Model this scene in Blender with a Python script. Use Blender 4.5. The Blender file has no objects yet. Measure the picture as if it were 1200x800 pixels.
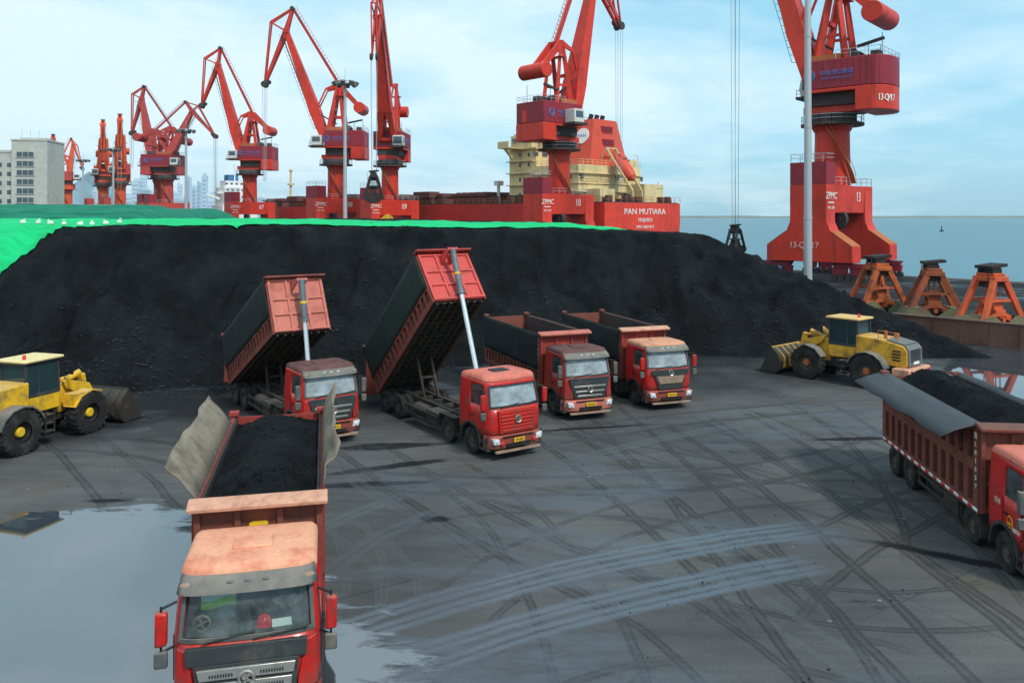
import bpy, bmesh, math, random
from math import sin, cos, pi, radians, sqrt, atan2
from mathutils import Vector, Matrix, noise
random.seed(7)
SC = bpy.context.scene
COL = SC.collection
R = radians
# ------------------------------------------------------------------ camera, sky, sun, exposure
CAMH = 9.3
cd = bpy.data.cameras.new('camera'); cam = bpy.data.objects.new('camera', cd); COL.objects.link(cam)
cam.location = (0, 0, CAMH); cam.rotation_euler = (R(90), 0, 0)
cd.sensor_width = 36; cd.lens = 28.5; cd.shift_y = -0.1233; cd.clip_start = 0.1; cd.clip_end = 30000
SC.camera = cam
SUN_EL, SUN_AZ = 48, 142          # elevation, compass azimuth (0 = +Y, clockwise)
W = bpy.data.worlds.new('World'); SC.world = W; W.use_nodes = True
def world():
    nt = W.node_tree; n = nt.nodes; l = nt.links; n.clear()
    out = n.new('ShaderNodeOutputWorld'); bg = n.new('ShaderNodeBackground'); bg.inputs[1].default_value = 0.1
    sky = n.new('ShaderNodeTexSky'); sky.sky_type = 'NISHITA'; sky.sun_disc = False
    sky.sun_elevation = R(SUN_EL); sky.sun_rotation = R(SUN_AZ); sky.air_density = 1.0; sky.dust_density = 1.6; sky.ozone_density = 1.5
    tc = n.new('ShaderNodeTexCoord'); sep = n.new('ShaderNodeSeparateXYZ'); l.new(tc.outputs['Generated'], sep.inputs[0])
    # project the direction on a cloud layer so clouds flatten towards the horizon
    mx = n.new('ShaderNodeMath'); mx.operation = 'MAXIMUM'; l.new(sep.outputs[2], mx.inputs[0]); mx.inputs[1].default_value = 0.0
    ad = n.new('ShaderNodeMath'); ad.operation = 'ADD'; l.new(mx.outputs[0], ad.inputs[0]); ad.inputs[1].default_value = 0.16
    dv = n.new('ShaderNodeVectorMath'); dv.operation = 'DIVIDE'; l.new(tc.outputs['Generated'], dv.inputs[0])
    cb = n.new('ShaderNodeCombineXYZ')
    for i in range(3): l.new(ad.outputs[0], cb.inputs[i])
    l.new(cb.outputs[0], dv.inputs[1])
    def nz(scale, detail, rough, off):
        mp = n.new('ShaderNodeMapping'); mp.inputs['Location'].default_value = off; l.new(dv.outputs[0], mp.inputs[0])
        t = n.new('ShaderNodeTexNoise'); t.inputs['Scale'].default_value = scale; t.inputs['Detail'].default_value = detail
        t.inputs['Roughness'].default_value = rough; t.inputs['Distortion'].default_value = 0.35; l.new(mp.outputs[0], t.inputs[0]); return t
    a = nz(0.75, 7, 0.55, (3.1, 1.2, 0.4)); b = nz(2.6, 8, 0.6, (7.3, 2.2, 5.0))
    m1 = n.new('ShaderNodeMath'); m1.operation = 'MULTIPLY_ADD'; l.new(b.outputs[0], m1.inputs[0]); m1.inputs[1].default_value = 0.35; l.new(a.outputs[0], m1.inputs[2])
    # more cloud to the left (-x)
    m2 = n.new('ShaderNodeMath'); m2.operation = 'MULTIPLY_ADD'; l.new(sep.outputs[0], m2.inputs[0]); m2.inputs[1].default_value = -0.24; l.new(m1.outputs[0], m2.inputs[2])
    rmp = n.new('ShaderNodeValToRGB'); rmp.color_ramp.elements[0].position = 0.50; rmp.color_ramp.elements[0].color = (0.03,)*3+(1,)
    rmp.color_ramp.elements[1].position = 0.80; rmp.color_ramp.elements[1].color = (0.92,)*3+(1,)
    l.new(m2.outputs[0], rmp.inputs[0])
    # veil: thin high cloud washes the blue out
    veil = n.new('ShaderNodeMixRGB'); veil.inputs[0].default_value = 0.60; l.new(sky.outputs[0], veil.inputs[1]); veil.inputs[2].default_value = (4.3, 9.9, 12.6, 1)
    cl = n.new('ShaderNodeMixRGB'); l.new(rmp.outputs[0], cl.inputs[0]); l.new(veil.outputs[0], cl.inputs[1]); cl.inputs[2].default_value = (8.3, 10.2, 11.3, 1)
    l.new(cl.outputs[0], bg.inputs[0]); l.new(bg.outputs[0], out.inputs[0])
world()
sd = bpy.data.lights.new('sun', 'SUN'); sd.energy = 3.0; sd.angle = R(8); sd.color = (1.0, 0.96, 0.9)
sun = bpy.data.objects.new('sun', sd); COL.objects.link(sun)
_az = R(SUN_AZ); _d = Vector((sin(_az)*cos(R(SUN_EL)), cos(_az)*cos(R(SUN_EL)), sin(R(SUN_EL))))
sun.rotation_euler = (-_d).to_track_quat('-Z', 'Y').to_euler(); sun.location = (0, 0, 80)
SC.view_settings.view_transform = 'Standard'; SC.view_settings.look = 'None'; SC.view_settings.exposure = 0; SC.view_settings.gamma = 1
SC.view_settings.use_curve_mapping = False
SC.cycles.max_bounces = 6; SC.cycles.transparent_max_bounces = 12; SC.cycles.volume_bounces = 0
SC.cycles.caustics_reflective = False; SC.cycles.caustics_refractive = False

# ------------------------------------------------------------------ helpers
def tag(o, label=None, cat=None, group=None, kind=None):
    if label: o['label'] = label
    if cat: o['category'] = cat
    if group: o['group'] = group
    if kind: o['kind'] = kind
    return o
def empty(name, loc=(0, 0, 0), rz=0, label=None, cat=None, group=None):
    o = bpy.data.objects.new(name, None); COL.objects.link(o); o.location = loc; o.rotation_euler = (0, 0, rz); o.empty_display_size = .3
    return tag(o, label, cat, group)
def copy_tree(o, parent=None):
    c = o.copy(); COL.objects.link(c); c.parent = parent
    for ch in [x for x in bpy.data.objects if x.parent == o]: copy_tree(ch, c)
    return c
class MB:
    def __init__(s): s.v = []; s.f = []; s.m = []
    def add(s, vs, fs, mat=0):
        b = len(s.v); s.v += [tuple(p) for p in vs]
        for f in fs: s.f.append([b+i for i in f]); s.m.append(mat)
        return s
    def bx(s, x0, x1, y0, y1, z0, z1, mat=0, M=None):
        vs = [Vector(p) for p in ((x0,y0,z0),(x1,y0,z0),(x1,y1,z0),(x0,y1,z0),(x0,y0,z1),(x1,y0,z1),(x1,y1,z1),(x0,y1,z1))]
        if M: vs = [M @ p for p in vs]
        return s.add(vs, [(3,2,1,0),(4,5,6,7),(0,1,5,4),(1,2,6,5),(2,3,7,6),(3,0,4,7)], mat)
    def taper(s, p0, p1, w0, h0, w1=None, h1=None, mat=0, up=(0,0,1)):
        w1 = w0 if w1 is None else w1; h1 = h0 if h1 is None else h1
        p0 = Vector(p0); p1 = Vector(p1); d = (p1-p0).normalized(); u = Vector(up)
        if abs(d.dot(u)) > .98: u = Vector((0,1,0)) if abs(d.y) < .9 else Vector((1,0,0))
        x = d.cross(u).normalized(); y = x.cross(d).normalized(); vs = []
        for p, w, h in ((p0, w0, h0), (p1, w1, h1)):
            vs += [p-x*w/2-y*h/2, p+x*w/2-y*h/2, p+x*w/2+y*h/2, p-x*w/2+y*h/2]
        return s.add(vs, [(3,2,1,0),(4,5,6,7),(0,1,5,4),(1,2,6,5),(2,3,7,6),(3,0,4,7)], mat)
    def tube(s, p0, p1, r0, r1=None, n=12, mat=0):
        r1 = r0 if r1 is None else r1
        p0 = Vector(p0); p1 = Vector(p1); d = (p1-p0).normalized(); u = Vector((0,0,1)) if abs(d.z) < .95 else Vector((1,0,0))
        x = d.cross(u).normalized(); y = x.cross(d); vs = []
        for p, r in ((p0, r0), (p1, r1)):
            for i in range(n): a = 2*pi*i/n; vs.append(p+x*cos(a)*r+y*sin(a)*r)
        fs = [(i, (i+1) % n, n+(i+1) % n, n+i) for i in range(n)] + [tuple(range(n-1, -1, -1)), tuple(range(n, 2*n))]
        return s.add(vs, fs, mat)
    def path(s, pts, r, n=8, mat=0):
        for a, b in zip(pts[:-1], pts[1:]): s.tube(a, b, r, n=n, mat=mat)
        return s
    def prism(s, poly, ax, a0, a1, mat=0, M=None):
        n = len(poly); vs = []
        for a in (a0, a1):
            for p, q in poly:
                v = Vector((a, p, q)) if ax == 'x' else Vector((p, a, q)) if ax == 'y' else Vector((p, q, a))
                vs.append(M @ v if M else v)
        fs = [(i, (i+1) % n, n+(i+1) % n, n+i) for i in range(n)] + [tuple(range(n-1, -1, -1)), tuple(range(n, 2*n))]
        return s.add(vs, fs, mat)
    def lathe(s, prof, c=(0,0,0), ax='z', n=20, mat=0):
        c = Vector(c); vs = []; k = len(prof)
        for i in range(n):
            a = 2*pi*i/n
            for r, h in prof:
                p = (r*cos(a), r*sin(a), h) if ax == 'z' else (h, r*cos(a), r*sin(a)) if ax == 'x' else (r*cos(a), h, r*sin(a))
                vs.append(c+Vector(p))
        fs = [(i*k+j, ((i+1) % n)*k+j, ((i+1) % n)*k+j+1, i*k+j+1) for i in range(n) for j in range(k-1)]
        return s.add(vs, fs, mat)
    def sphere(s, c, r, n=10, mat=0, sc=(1,1,1)):
        c = Vector(c); m = n//2
        vs = []; fs = []
        for j in range(m+1):
            t = pi*j/m
            for i in range(n):
                a = 2*pi*i/n; vs.append(c+Vector((r*sc[0]*sin(t)*cos(a), r*sc[1]*sin(t)*sin(a), r*sc[2]*cos(t))))
        for j in range(m):
            for i in range(n): fs.append((j*n+i, (j+1)*n+i, (j+1)*n+(i+1) % n, j*n+(i+1) % n))
        return s.add(vs, fs, mat)
    def build_each(s, name, mats, parent=None, gap=.05, **k):   # one object per separate piece
        par = list(range(len(s.v)))
        def fnd(a):
            while par[a] != a: par[a] = par[par[a]]; a = par[a]
            return a
        for f in s.f:
            for i in f[1:]: par[fnd(i)] = fnd(f[0])
        bb = {}
        for i, p in enumerate(s.v):
            r = fnd(i); b = bb.setdefault(r, [list(p), list(p)])
            for q in range(3): b[0][q] = min(b[0][q], p[q]); b[1][q] = max(b[1][q], p[q])
        ks = list(bb); g = {k_: k_ for k_ in ks}
        def fg(a):
            while g[a] != a: a = g[a]
            return a
        for i, a in enumerate(ks):
            for b in ks[i+1:]:
                if all(bb[a][0][q]-gap <= bb[b][1][q] and bb[b][0][q]-gap <= bb[a][1][q] for q in range(3)): g[fg(a)] = fg(b)
        parts = {}
        for f, m in zip(s.f, s.m): parts.setdefault(fg(fnd(f[0])), []).append((f, m))
        out = []
        for fl in parts.values():
            mb = MB(); mp = {}
            for f, m in fl:
                for i in f:
                    if i not in mp: mp[i] = len(mb.v); mb.v.append(s.v[i])
                mb.f.append([mp[i] for i in f]); mb.m.append(m)
            out.append(mb.build(name, mats, parent, **k))
        return out
    def build(s, name, mats, parent=None, bevel=0, solid=0, smooth=True, loc=None, rot=None, ang=35, fixn=True):
        me = bpy.data.meshes.new(name)
        me.from_pydata(s.v, [], s.f)
        if not isinstance(mats, (list, tuple)): mats = [mats]
        for m in mats: me.materials.append(m)
        if len(mats) > 1: me.polygons.foreach_set('material_index', s.m)
        if fixn:
            bm = bmesh.new(); bm.from_mesh(me); bmesh.ops.recalc_face_normals(bm, faces=bm.faces); bm.to_mesh(me); bm.free()
        if smooth:
            me.polygons.foreach_set('use_smooth', [True]*len(me.polygons)); me.set_sharp_from_angle(angle=R(ang))
        me.update()
        o = bpy.data.objects.new(name, me); COL.objects.link(o)
        if parent: o.parent = parent
        if loc: o.location = loc
        if rot: o.rotation_euler = rot
        if solid:
            md = o.modifiers.new('solid', 'SOLIDIFY'); md.thickness = solid; md.offset = -1
        if bevel:
            md = o.modifiers.new('bevel', 'BEVEL'); md.width = bevel; md.segments = 2; md.limit_method = 'ANGLE'; md.angle_limit = R(40)
        return o
def text(body, size, mat, parent, loc, rot, name='lettering', ext=.006, sx=1.0, align='CENTER', spacing=1.0, shear=0):
    c = bpy.data.curves.new('t', 'FONT'); c.body = body; c.size = size; c.extrude = ext; c.align_x = align; c.align_y = 'CENTER'; c.space_character = spacing
    c.resolution_u = 2; c.space_line = .95; c.shear = shear
    t = bpy.data.objects.new('t', c); COL.objects.link(t)
    dg = bpy.context.evaluated_depsgraph_get(); me = bpy.data.meshes.new_from_object(t.evaluated_get(dg)); me.name = name
    bpy.data.objects.remove(t); bpy.data.curves.remove(c)
    me.materials.clear(); me.materials.append(mat)
    o = bpy.data.objects.new(name, me); COL.objects.link(o); o.parent = parent; o.location = loc; o.rotation_euler = rot; o.scale = (sx, 1, 1)
    return o

# ------------------------------------------------------------------ materials
def pm(name, col, rough=.5, metal=0.0, dirt=None, damt=.5, dscale=1.6, bump=0.0, bscale=12, top=None, topamt=.7, var=.12, spec=.28, coat=0, fine=9.0, mud=0, streak=0):
    m = bpy.data.materials.new(name); m.use_nodes = True; nt = m.node_tree; n = nt.nodes; l = nt.links
    bs = n['Principled BSDF']; bs.inputs['Roughness'].default_value = rough; bs.inputs['Metallic'].default_value = metal
    bs.inputs['Specular IOR Level'].default_value = spec; bs.inputs['Coat Weight'].default_value = coat
    tc = n.new('ShaderNodeTexCoord'); oi = n.new('ShaderNodeObjectInfo')
    mu = n.new('ShaderNodeMath'); mu.operation = 'MULTIPLY'; l.new(oi.outputs['Random'], mu.inputs[0]); mu.inputs[1].default_value = 37
    va = n.new('ShaderNodeVectorMath'); va.operation = 'ADD'; l.new(tc.outputs['Object'], va.inputs[0]); l.new(mu.outputs[0], va.inputs[1])
    def nz(sc, det=6, ro=.62):
        t = n.new('ShaderNodeTexNoise'); t.inputs['Scale'].default_value = sc; t.inputs['Detail'].default_value = det; t.inputs['Roughness'].default_value = ro
        l.new(va.outputs[0], t.inputs[0]); return t
    c = n.new('ShaderNodeRGB'); c.outputs[0].default_value = (*col, 1); cur = c.outputs[0]
    if var:
        t = nz(fine, 5); mr = n.new('ShaderNodeMapRange'); l.new(t.outputs[0], mr.inputs[0]); mr.inputs[1].default_value = .3; mr.inputs[2].default_value = .7
        mr.inputs[3].default_value = 1-var; mr.inputs[4].default_value = 1+var
        mm = n.new('ShaderNodeVectorMath'); mm.operation = 'SCALE'; l.new(cur, mm.inputs[0]); l.new(mr.outputs[0], mm.inputs['Scale']); cur = mm.outputs[0]
    rg = None
    if dirt:
        t = nz(dscale, 9, .68); rp = n.new('ShaderNodeMapRange'); l.new(t.outputs[0], rp.inputs[0])
        rp.inputs[1].default_value = .62-.32*damt; rp.inputs[2].default_value = .80-.2*damt
        rp.interpolation_type = 'SMOOTHSTEP'; mm = n.new('ShaderNodeMath'); mm.operation = 'MULTIPLY'; l.new(rp.outputs[0], mm.inputs[0]); mm.inputs[1].default_value = min(1, .45+.5*damt)
        mx = n.new('ShaderNodeMixRGB'); l.new(mm.outputs[0], mx.inputs[0]); l.new(cur, mx.inputs[1]); mx.inputs[2].default_value = (*dirt, 1); cur = mx.outputs[0]
        rr = n.new('ShaderNodeMapRange'); l.new(mm.outputs[0], rr.inputs[0]); rr.inputs[3].default_value = rough; rr.inputs[4].default_value = min(.95, rough+.35); rg = rr.outputs[0]
        l.new(rg, bs.inputs['Roughness'])
    if streak:   # rust and grime runs down vertical plates
        mp = n.new('ShaderNodeMapping'); mp.inputs['Scale'].default_value = (1.1, 1.1, .07); l.new(va.outputs[0], mp.inputs[0])
        t = n.new('ShaderNodeTexNoise'); t.inputs['Scale'].default_value = 1.3; t.inputs['Detail'].default_value = 7; t.inputs['Roughness'].default_value = .7; l.new(mp.outputs[0], t.inputs[0])
        rp = n.new('ShaderNodeMapRange'); l.new(t.outputs[0], rp.inputs[0]); rp.inputs[1].default_value = .52; rp.inputs[2].default_value = .72; rp.inputs[4].default_value = streak
        mx = n.new('ShaderNodeMixRGB'); l.new(rp.outputs[0], mx.inputs[0]); l.new(cur, mx.inputs[1]); mx.inputs[2].default_value = (.10, .03, .022, 1); cur = mx.outputs[0]
    if mud:   # mud thrown up from the wheels, thickest low down
        sz = n.new('ShaderNodeSeparateXYZ'); l.new(tc.outputs['Object'], sz.inputs[0]); t = nz(3.5, 8, .7)
        a = n.new('ShaderNodeMath'); a.operation = 'MULTIPLY_ADD'; l.new(t.outputs[0], a.inputs[0]); a.inputs[1].default_value = -2.0; l.new(sz.outputs[2], a.inputs[2])
        rp = n.new('ShaderNodeMapRange'); l.new(a.outputs[0], rp.inputs[0]); rp.inputs[1].default_value = .35; rp.inputs[2].default_value = -.35; rp.inputs[4].default_value = mud
        mx = n.new('ShaderNodeMixRGB'); l.new(rp.outputs[0], mx.inputs[0]); l.new(cur, mx.inputs[1]); mx.inputs[2].default_value = (.11, .075, .055, 1); cur = mx.outputs[0]
    if top:   # dust that settled on upward faces
        ge = n.new('ShaderNodeNewGeometry'); sp = n.new('ShaderNodeSeparateXYZ'); l.new(ge.outputs['Normal'], sp.inputs[0])
        t = nz(3.0, 7, .6); a = n.new('ShaderNodeMath'); a.operation = 'MULTIPLY_ADD'; l.new(t.outputs[0], a.inputs[0]); a.inputs[1].default_value = .9; a.inputs[2].default_value = -.45
        b = n.new('ShaderNodeMath'); b.operation = 'ADD'; l.new(a.outputs[0], b.inputs[0]); l.new(sp.outputs[2], b.inputs[1])
        rp = n.new('ShaderNodeMapRange'); l.new(b.outputs[0], rp.inputs[0]); rp.inputs[1].default_value = .45; rp.inputs[2].default_value = 1.0; rp.inputs[4].default_value = topamt
        mx = n.new('ShaderNodeMixRGB'); l.new(rp.outputs[0], mx.inputs[0]); l.new(cur, mx.inputs[1]); mx.inputs[2].default_value = (*top, 1); cur = mx.outputs[0]
    l.new(cur, bs.inputs['Base Color'])
    if bump:
        t = nz(bscale, 6); bp = n.new('ShaderNodeBump'); bp.inputs['Strength'].default_value = bump; bp.inputs['Distance'].default_value = .03
        l.new(t.outputs[0], bp.inputs['Height']); l.new(bp.outputs[0], bs.inputs['Normal'])
    return m
MUD = (.10, .075, .055); DUST = (.19, .155, .12); COALD = (.02, .02, .022)
M = {}
M['cab_red'] = pm('cab_red', (.50, .017, .014), .34, dirt=(.14, .045, .034), damt=.52, dscale=1.8, coat=.12, mud=.75, top=(.42, .16, .11), topamt=.5)
M['cab_red_dusty'] = pm('cab_red_dusty', (.36, .028, .022), .42, dirt=(.13, .05, .035), damt=.55, dscale=1.3, top=(.3, .12, .09), topamt=.5, mud=.8)
M['roof_pink'] = pm('roof_pink', (.60, .17, .12), .55, dirt=(.36, .05, .035), damt=.45, dscale=1.1)
M['roof_peach'] = pm('roof_peach', (.72, .33, .20), .6, dirt=(.50, .13, .08), damt=.5, dscale=1.4, var=.1)
M['roof_sooty'] = pm('roof_sooty', (.13, .055, .05), .65, dirt=(.05, .03, .03), damt=.6, dscale=1.4)
M['roof_tan'] = pm('roof_tan', (.58, .27, .16), .6, dirt=(.35, .12, .07), damt=.45, dscale=1.8)
M['bed_salmon'] = pm('bed_salmon', (.50, .15, .11), .6, dirt=(.26, .08, .055), damt=.5, dscale=1.4)
M['bed_pinkred'] = pm('bed_pinkred', (.56, .075, .065), .5, dirt=(.28, .07, .05), damt=.4, dscale=1.4)
M['bed_rust'] = pm('bed_rust', (.23, .055, .04), .65, dirt=(.10, .04, .03), damt=.6, dscale=1.6, bump=.2, top=(.12, .07, .055), topamt=.6)
M['recess_shade'] = pm('shaded_recess', (.075, .026, .02), .8, dirt=(.04, .022, .018), damt=.5)  # shade inside the bed-side pockets, painted as a dark plate colour
M['bed_red'] = pm('bed_red', (.30, .04, .032), .6, dirt=(.14, .045, .035), damt=.55, dscale=1.5, bump=.15)
M['bed_brown'] = pm('bed_brown', (.20, .06, .042), .7, dirt=(.10, .045, .034), damt=.55, dscale=1.5, bump=.2, top=(.11,.08,.065), topamt=.5)
M['bed_peach'] = pm('bed_peach', (.58, .30, .20), .7, dirt=(.30, .13, .09), damt=.55, dscale=2.2, bump=.15)
M['inner'] = pm('worn_steel', (.055, .052, .052), .55, .3, dirt=(.12, .10, .09), damt=.35, dscale=1.2, bump=.2)
M['under'] = pm('underbody', (.05, .036, .028), .85, dirt=(.11, .08, .055), damt=.45, dscale=2.5, top=(.08, .065, .052), topamt=.7)
M['frame'] = pm('chassis_steel', (.03, .028, .027), .75, dirt=(.10, .078, .06), damt=.5, dscale=2, top=(.085, .072, .06), topamt=.8)
M['tyre'] = pm('tyre_rubber', (.016, .0155, .0155), .85, dirt=(.06, .062, .052), damt=.55, dscale=2.2, bump=.3, bscale=30)
M['rim'] = pm('wheel_rim', (.07, .058, .048), .75, dirt=(.12, .09, .07), damt=.6, dscale=4)
M['grey_trim'] = pm('grey_plastic', (.085, .09, .09), .55, dirt=(.19, .165, .13), damt=.55, dscale=2.2, top=(.24, .21, .17), topamt=.75)
M['dark_trim'] = pm('dark_plastic', (.035, .042, .045), .5, dirt=(.10, .09, .075), damt=.4, dscale=2.5)
M['black'] = pm('black_plastic', (.015, .015, .016), .5, dirt=(.05, .045, .04), damt=.4)
M['beige_bar'] = pm('muddy_bar', (.30, .20, .14), .75, dirt=(.15, .10, .075), damt=.5, dscale=3)
M['chrome'] = pm('bare_metal', (.45, .43, .39), .35, .75, dirt=(.22, .18, .14), damt=.45, dscale=4)
M['piston'] = pm('hydraulic_rod', (.62, .65, .66), .22, .6, dirt=(.35, .33, .3), damt=.25)
M['barrel'] = pm('hydraulic_barrel', (.13, .16, .18), .45, .2, dirt=(.1, .09, .08), damt=.4)
M['yellow'] = pm('yellow_paint', (.75, .46, .02), .5, dirt=(.30, .20, .06), damt=.4)
M['white'] = pm('white_paint', (.75, .75, .72), .5, dirt=(.45, .42, .38), damt=.3)
M['lamp'] = pm('headlamp_lens', (.62, .66, .68), .12, .1, dirt=(.3, .26, .22), damt=.3)
M['redlamp'] = pm('red_lens', (.62, .04, .05), .2)
M['amber'] = pm('amber_lens', (.6, .2, .02), .2)
M['mesh_cloth'] = pm('black_mesh_cloth', (.017, .020, .021), .85, dirt=(.035, .042, .042), damt=.5, dscale=1.0, bump=.4, bscale=5)
M['mesh_green'] = pm('sooty_green_mesh', (.018, .028, .024), .85, dirt=(.035, .05, .042), damt=.5, dscale=1.0, bump=.4, bscale=5)
M['canvas'] = pm('dusty_canvas', (.25, .205, .155), .9, dirt=(.10, .08, .06), damt=.6, dscale=1.1, bump=1.0, bscale=5)
M['rubber_sheet'] = pm('rubber_sheet', (.05, .055, .06), .6, dirt=(.085, .09, .095), damt=.5, dscale=1.1, bump=.3, bscale=3)
M['interior'] = pm('cab_interior', (.07, .078, .08), .7, dirt=(.06, .055, .05), damt=.3)
M['dash'] = pm('dashboard', (.06, .075, .078), .6)
M['ldr_yellow'] = pm('loader_yellow', (.76, .43, .02), .5, dirt=(.16, .10, .05), damt=.62, dscale=1.6, mud=.0, top=(.5, .36, .18), topamt=.5)
M['ldr_orange'] = pm('loader_ochre', (.68, .35, .03), .55, dirt=(.16, .08, .04), damt=.66, dscale=1.6, top=(.5, .34, .16), topamt=.4)
M['bucket'] = pm('bucket_steel', (.06, .055, .05), .5, .4, dirt=(.28, .17, .05), damt=.22, dscale=1.5, bump=.25)
M['ldr_glass'] = pm('dark_cab_glass', (.02, .045, .05), .08, spec=.8, var=0)
M['ldr_grey'] = pm('loader_grey', (.13, .135, .13), .5, dirt=(.2, .17, .13), damt=.5)
M['crane_red'] = pm('crane_red', (.60, .038, .019), .45, dirt=(.30, .03, .022), damt=.5, dscale=.3, fine=1.2, streak=.6)
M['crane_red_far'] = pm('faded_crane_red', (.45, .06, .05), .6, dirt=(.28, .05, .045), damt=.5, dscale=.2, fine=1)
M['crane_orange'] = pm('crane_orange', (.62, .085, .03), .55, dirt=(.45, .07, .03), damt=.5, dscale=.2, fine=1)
M['crane_maroon'] = pm('crane_maroon', (.27, .022, .036), .55, dirt=(.25, .035, .05), damt=.4, dscale=.3, fine=1, streak=.5)
M['crane_dark'] = pm('greasy_machinery', (.05, .04, .04), .7, dirt=(.14, .07, .05), damt=.5, dscale=.7, fine=2)
M['crane_rust'] = pm('orange_brown_steel', (.42, .13, .045), .7, dirt=(.25, .06, .035), damt=.5, dscale=.5)
M['galv'] = pm('galvanised_steel', (.42, .44, .45), .5, .3, var=.06)
M['rope'] = pm('wire_rope', (.30, .33, .34), .6, var=0)
M['rope_dark'] = pm('greasy_wire_rope', (.10, .11, .11), .6, var=0)
M['cabin_white'] = pm('cabin_white', (.62, .60, .55), .5, dirt=(.4, .37, .32), damt=.4, dscale=1)
M['hull_red_lit'] = pm('ship_red_lit', (.68, .05, .028), .5, dirt=(.42, .045, .03), damt=.4, dscale=.12, fine=.6, streak=.35)  # brighter copy of the hull red: sunlight on the stern painted in
M['hull_red_shaded'] = pm('ship_red_shaded', (.50, .03, .02), .5, dirt=(.34, .035, .028), damt=.5, dscale=.12, fine=.6, streak=.5)  # darker copy of the hull red: shade on the long side painted in
M['funnel_red'] = pm('funnel_red', (.62, .075, .04), .5, dirt=(.45, .06, .04), damt=.3, dscale=.3)
M['cream'] = pm('ship_cream', (.66, .53, .28), .6, dirt=(.42, .30, .15), damt=.4, dscale=.35, fine=1, streak=.35)
M['hatch'] = pm('hatch_rust', (.13, .05, .042), .7, dirt=(.06, .035, .03), damt=.55, dscale=.4, fine=1)
M['blue'] = pm('blue_paint', (.05, .16, .32), .5, dirt=(.1, .15, .2), damt=.4)
M['blue_letter'] = pm('blue_lettering', (.10, .19, .48), .5, var=0)
M['letter'] = pm('white_lettering', (.78, .74, .70), .5, var=.05)
M['letter_worn'] = pm('worn_lettering', (.70, .50, .42), .6, dirt=(.5, .2, .15), damt=.5, dscale=6)
M['grab_orange'] = pm('grab_orange', (.52, .11, .03), .6, dirt=(.14, .045, .025), damt=.8, dscale=1.2, bump=.15)
M['grab_jaw'] = pm('grab_jaw_olive', (.15, .145, .085), .7, dirt=(.18, .08, .035), damt=.5, dscale=.8, bump=.2)
M['grab_dark'] = pm('grab_greasy', (.025, .02, .018), .7, dirt=(.10, .05, .03), damt=.4, dscale=1.5)
M['rust_wall'] = pm('rusty_plate', (.17, .085, .065), .75, dirt=(.08, .04, .03), damt=.55, dscale=.5, bump=.2, top=(.12, .1, .08))
M['concrete'] = pm('quay_concrete', (.24, .22, .19), .85, dirt=(.12, .11, .1), damt=.5, dscale=.4)
M['sandbag'] = pm('sandbag', (.62, .68, .62), .8)
M['hiviz'] = pm('hiviz_green', (.28, .62, .03), .7, var=.15)
M['reflect'] = pm('reflective_tape', (.75, .82, .8), .4, var=0)
M['skin'] = pm('skin', (.42, .24, .16), .55, var=.05)
M['navy'] = pm('navy_cloth', (.03, .045, .08), .85)
M['hair'] = pm('black_hair', (.012, .011, .011), .6)
M['paper'] = pm('paper', (.8, .8, .78), .7, var=.02)
M['bldg'] = pm('pale_render_wall', (.47, .47, .42), .85, dirt=(.36, .35, .31), damt=.4, dscale=.08, fine=.5)
M['bldg_win'] = pm('dark_window', (.07, .10, .12), .2, var=.2, fine=.3)
M['tower'] = pm('hazed_tower', (.48, .58, .66), .8, fine=.05)  # distance haze is painted into this pale wall colour
M['tower_win'] = pm('hazed_tower_window', (.30, .42, .52), .4, fine=.05)  # windows paled by painted haze as well
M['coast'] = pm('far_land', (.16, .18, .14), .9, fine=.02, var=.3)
M['hill'] = pm('hazed_blue_hill', (.16, .25, .30), .9, fine=.02, var=.3)  # hazy blue of distance painted into the hill colour
def glass(name, dust, col=(.42, .5, .53), clear=(.75, .88, .85)):
    m = bpy.data.materials.new(name); m.use_nodes = True; nt = m.node_tree; n = nt.nodes; l = nt.links; n.clear()
    out = n.new('ShaderNodeOutputMaterial'); tr = n.new('ShaderNodeBsdfTransparent'); tr.inputs[0].default_value = (*clear, 1)
    gl = n.new('ShaderNodeBsdfGlossy'); gl.inputs['Roughness'].default_value = .04; gl.inputs['Color'].default_value = (.95, .98, 1, 1)
    fr = n.new('ShaderNodeFresnel'); fr.inputs[0].default_value = 1.45
    mx = n.new('ShaderNodeMixShader'); l.new(fr.outputs[0], mx.inputs[0]); l.new(tr.outputs[0], mx.inputs[1]); l.new(gl.outputs[0], mx.inputs[2])
    df = n.new('ShaderNodeBsdfPrincipled'); df.inputs['Base Color'].default_value = (*col, 1); df.inputs['Roughness'].default_value = .35
    tc = n.new('ShaderNodeTexCoord'); t = n.new('ShaderNodeTexNoise'); t.inputs['Scale'].default_value = 2.2; t.inputs['Detail'].default_value = 8; t.inputs['Roughness'].default_value = .65
    l.new(tc.outputs['Object'], t.inputs[0]); mr = n.new('ShaderNodeMapRange'); l.new(t.outputs[0], mr.inputs[0]); mr.inputs[1].default_value = .3; mr.inputs[2].default_value = .7
    mr.inputs[3].default_value = max(0, dust-.18); mr.inputs[4].default_value = min(1, dust+.18)
    m2 = n.new('ShaderNodeMixShader'); l.new(mr.outputs[0], m2.inputs[0]); l.new(mx.outputs[0], m2.inputs[1]); l.new(df.outputs[0], m2.inputs[2])
    l.new(m2.outputs[0], out.inputs[0]); return m
M['glass_dusty_sky'] = glass('dusty_sky_windscreen', .45, (.60, .70, .74))  # pale film: dust plus sky reflection painted into its colour
M['glass_clear'] = glass('windscreen', .06)
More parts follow.
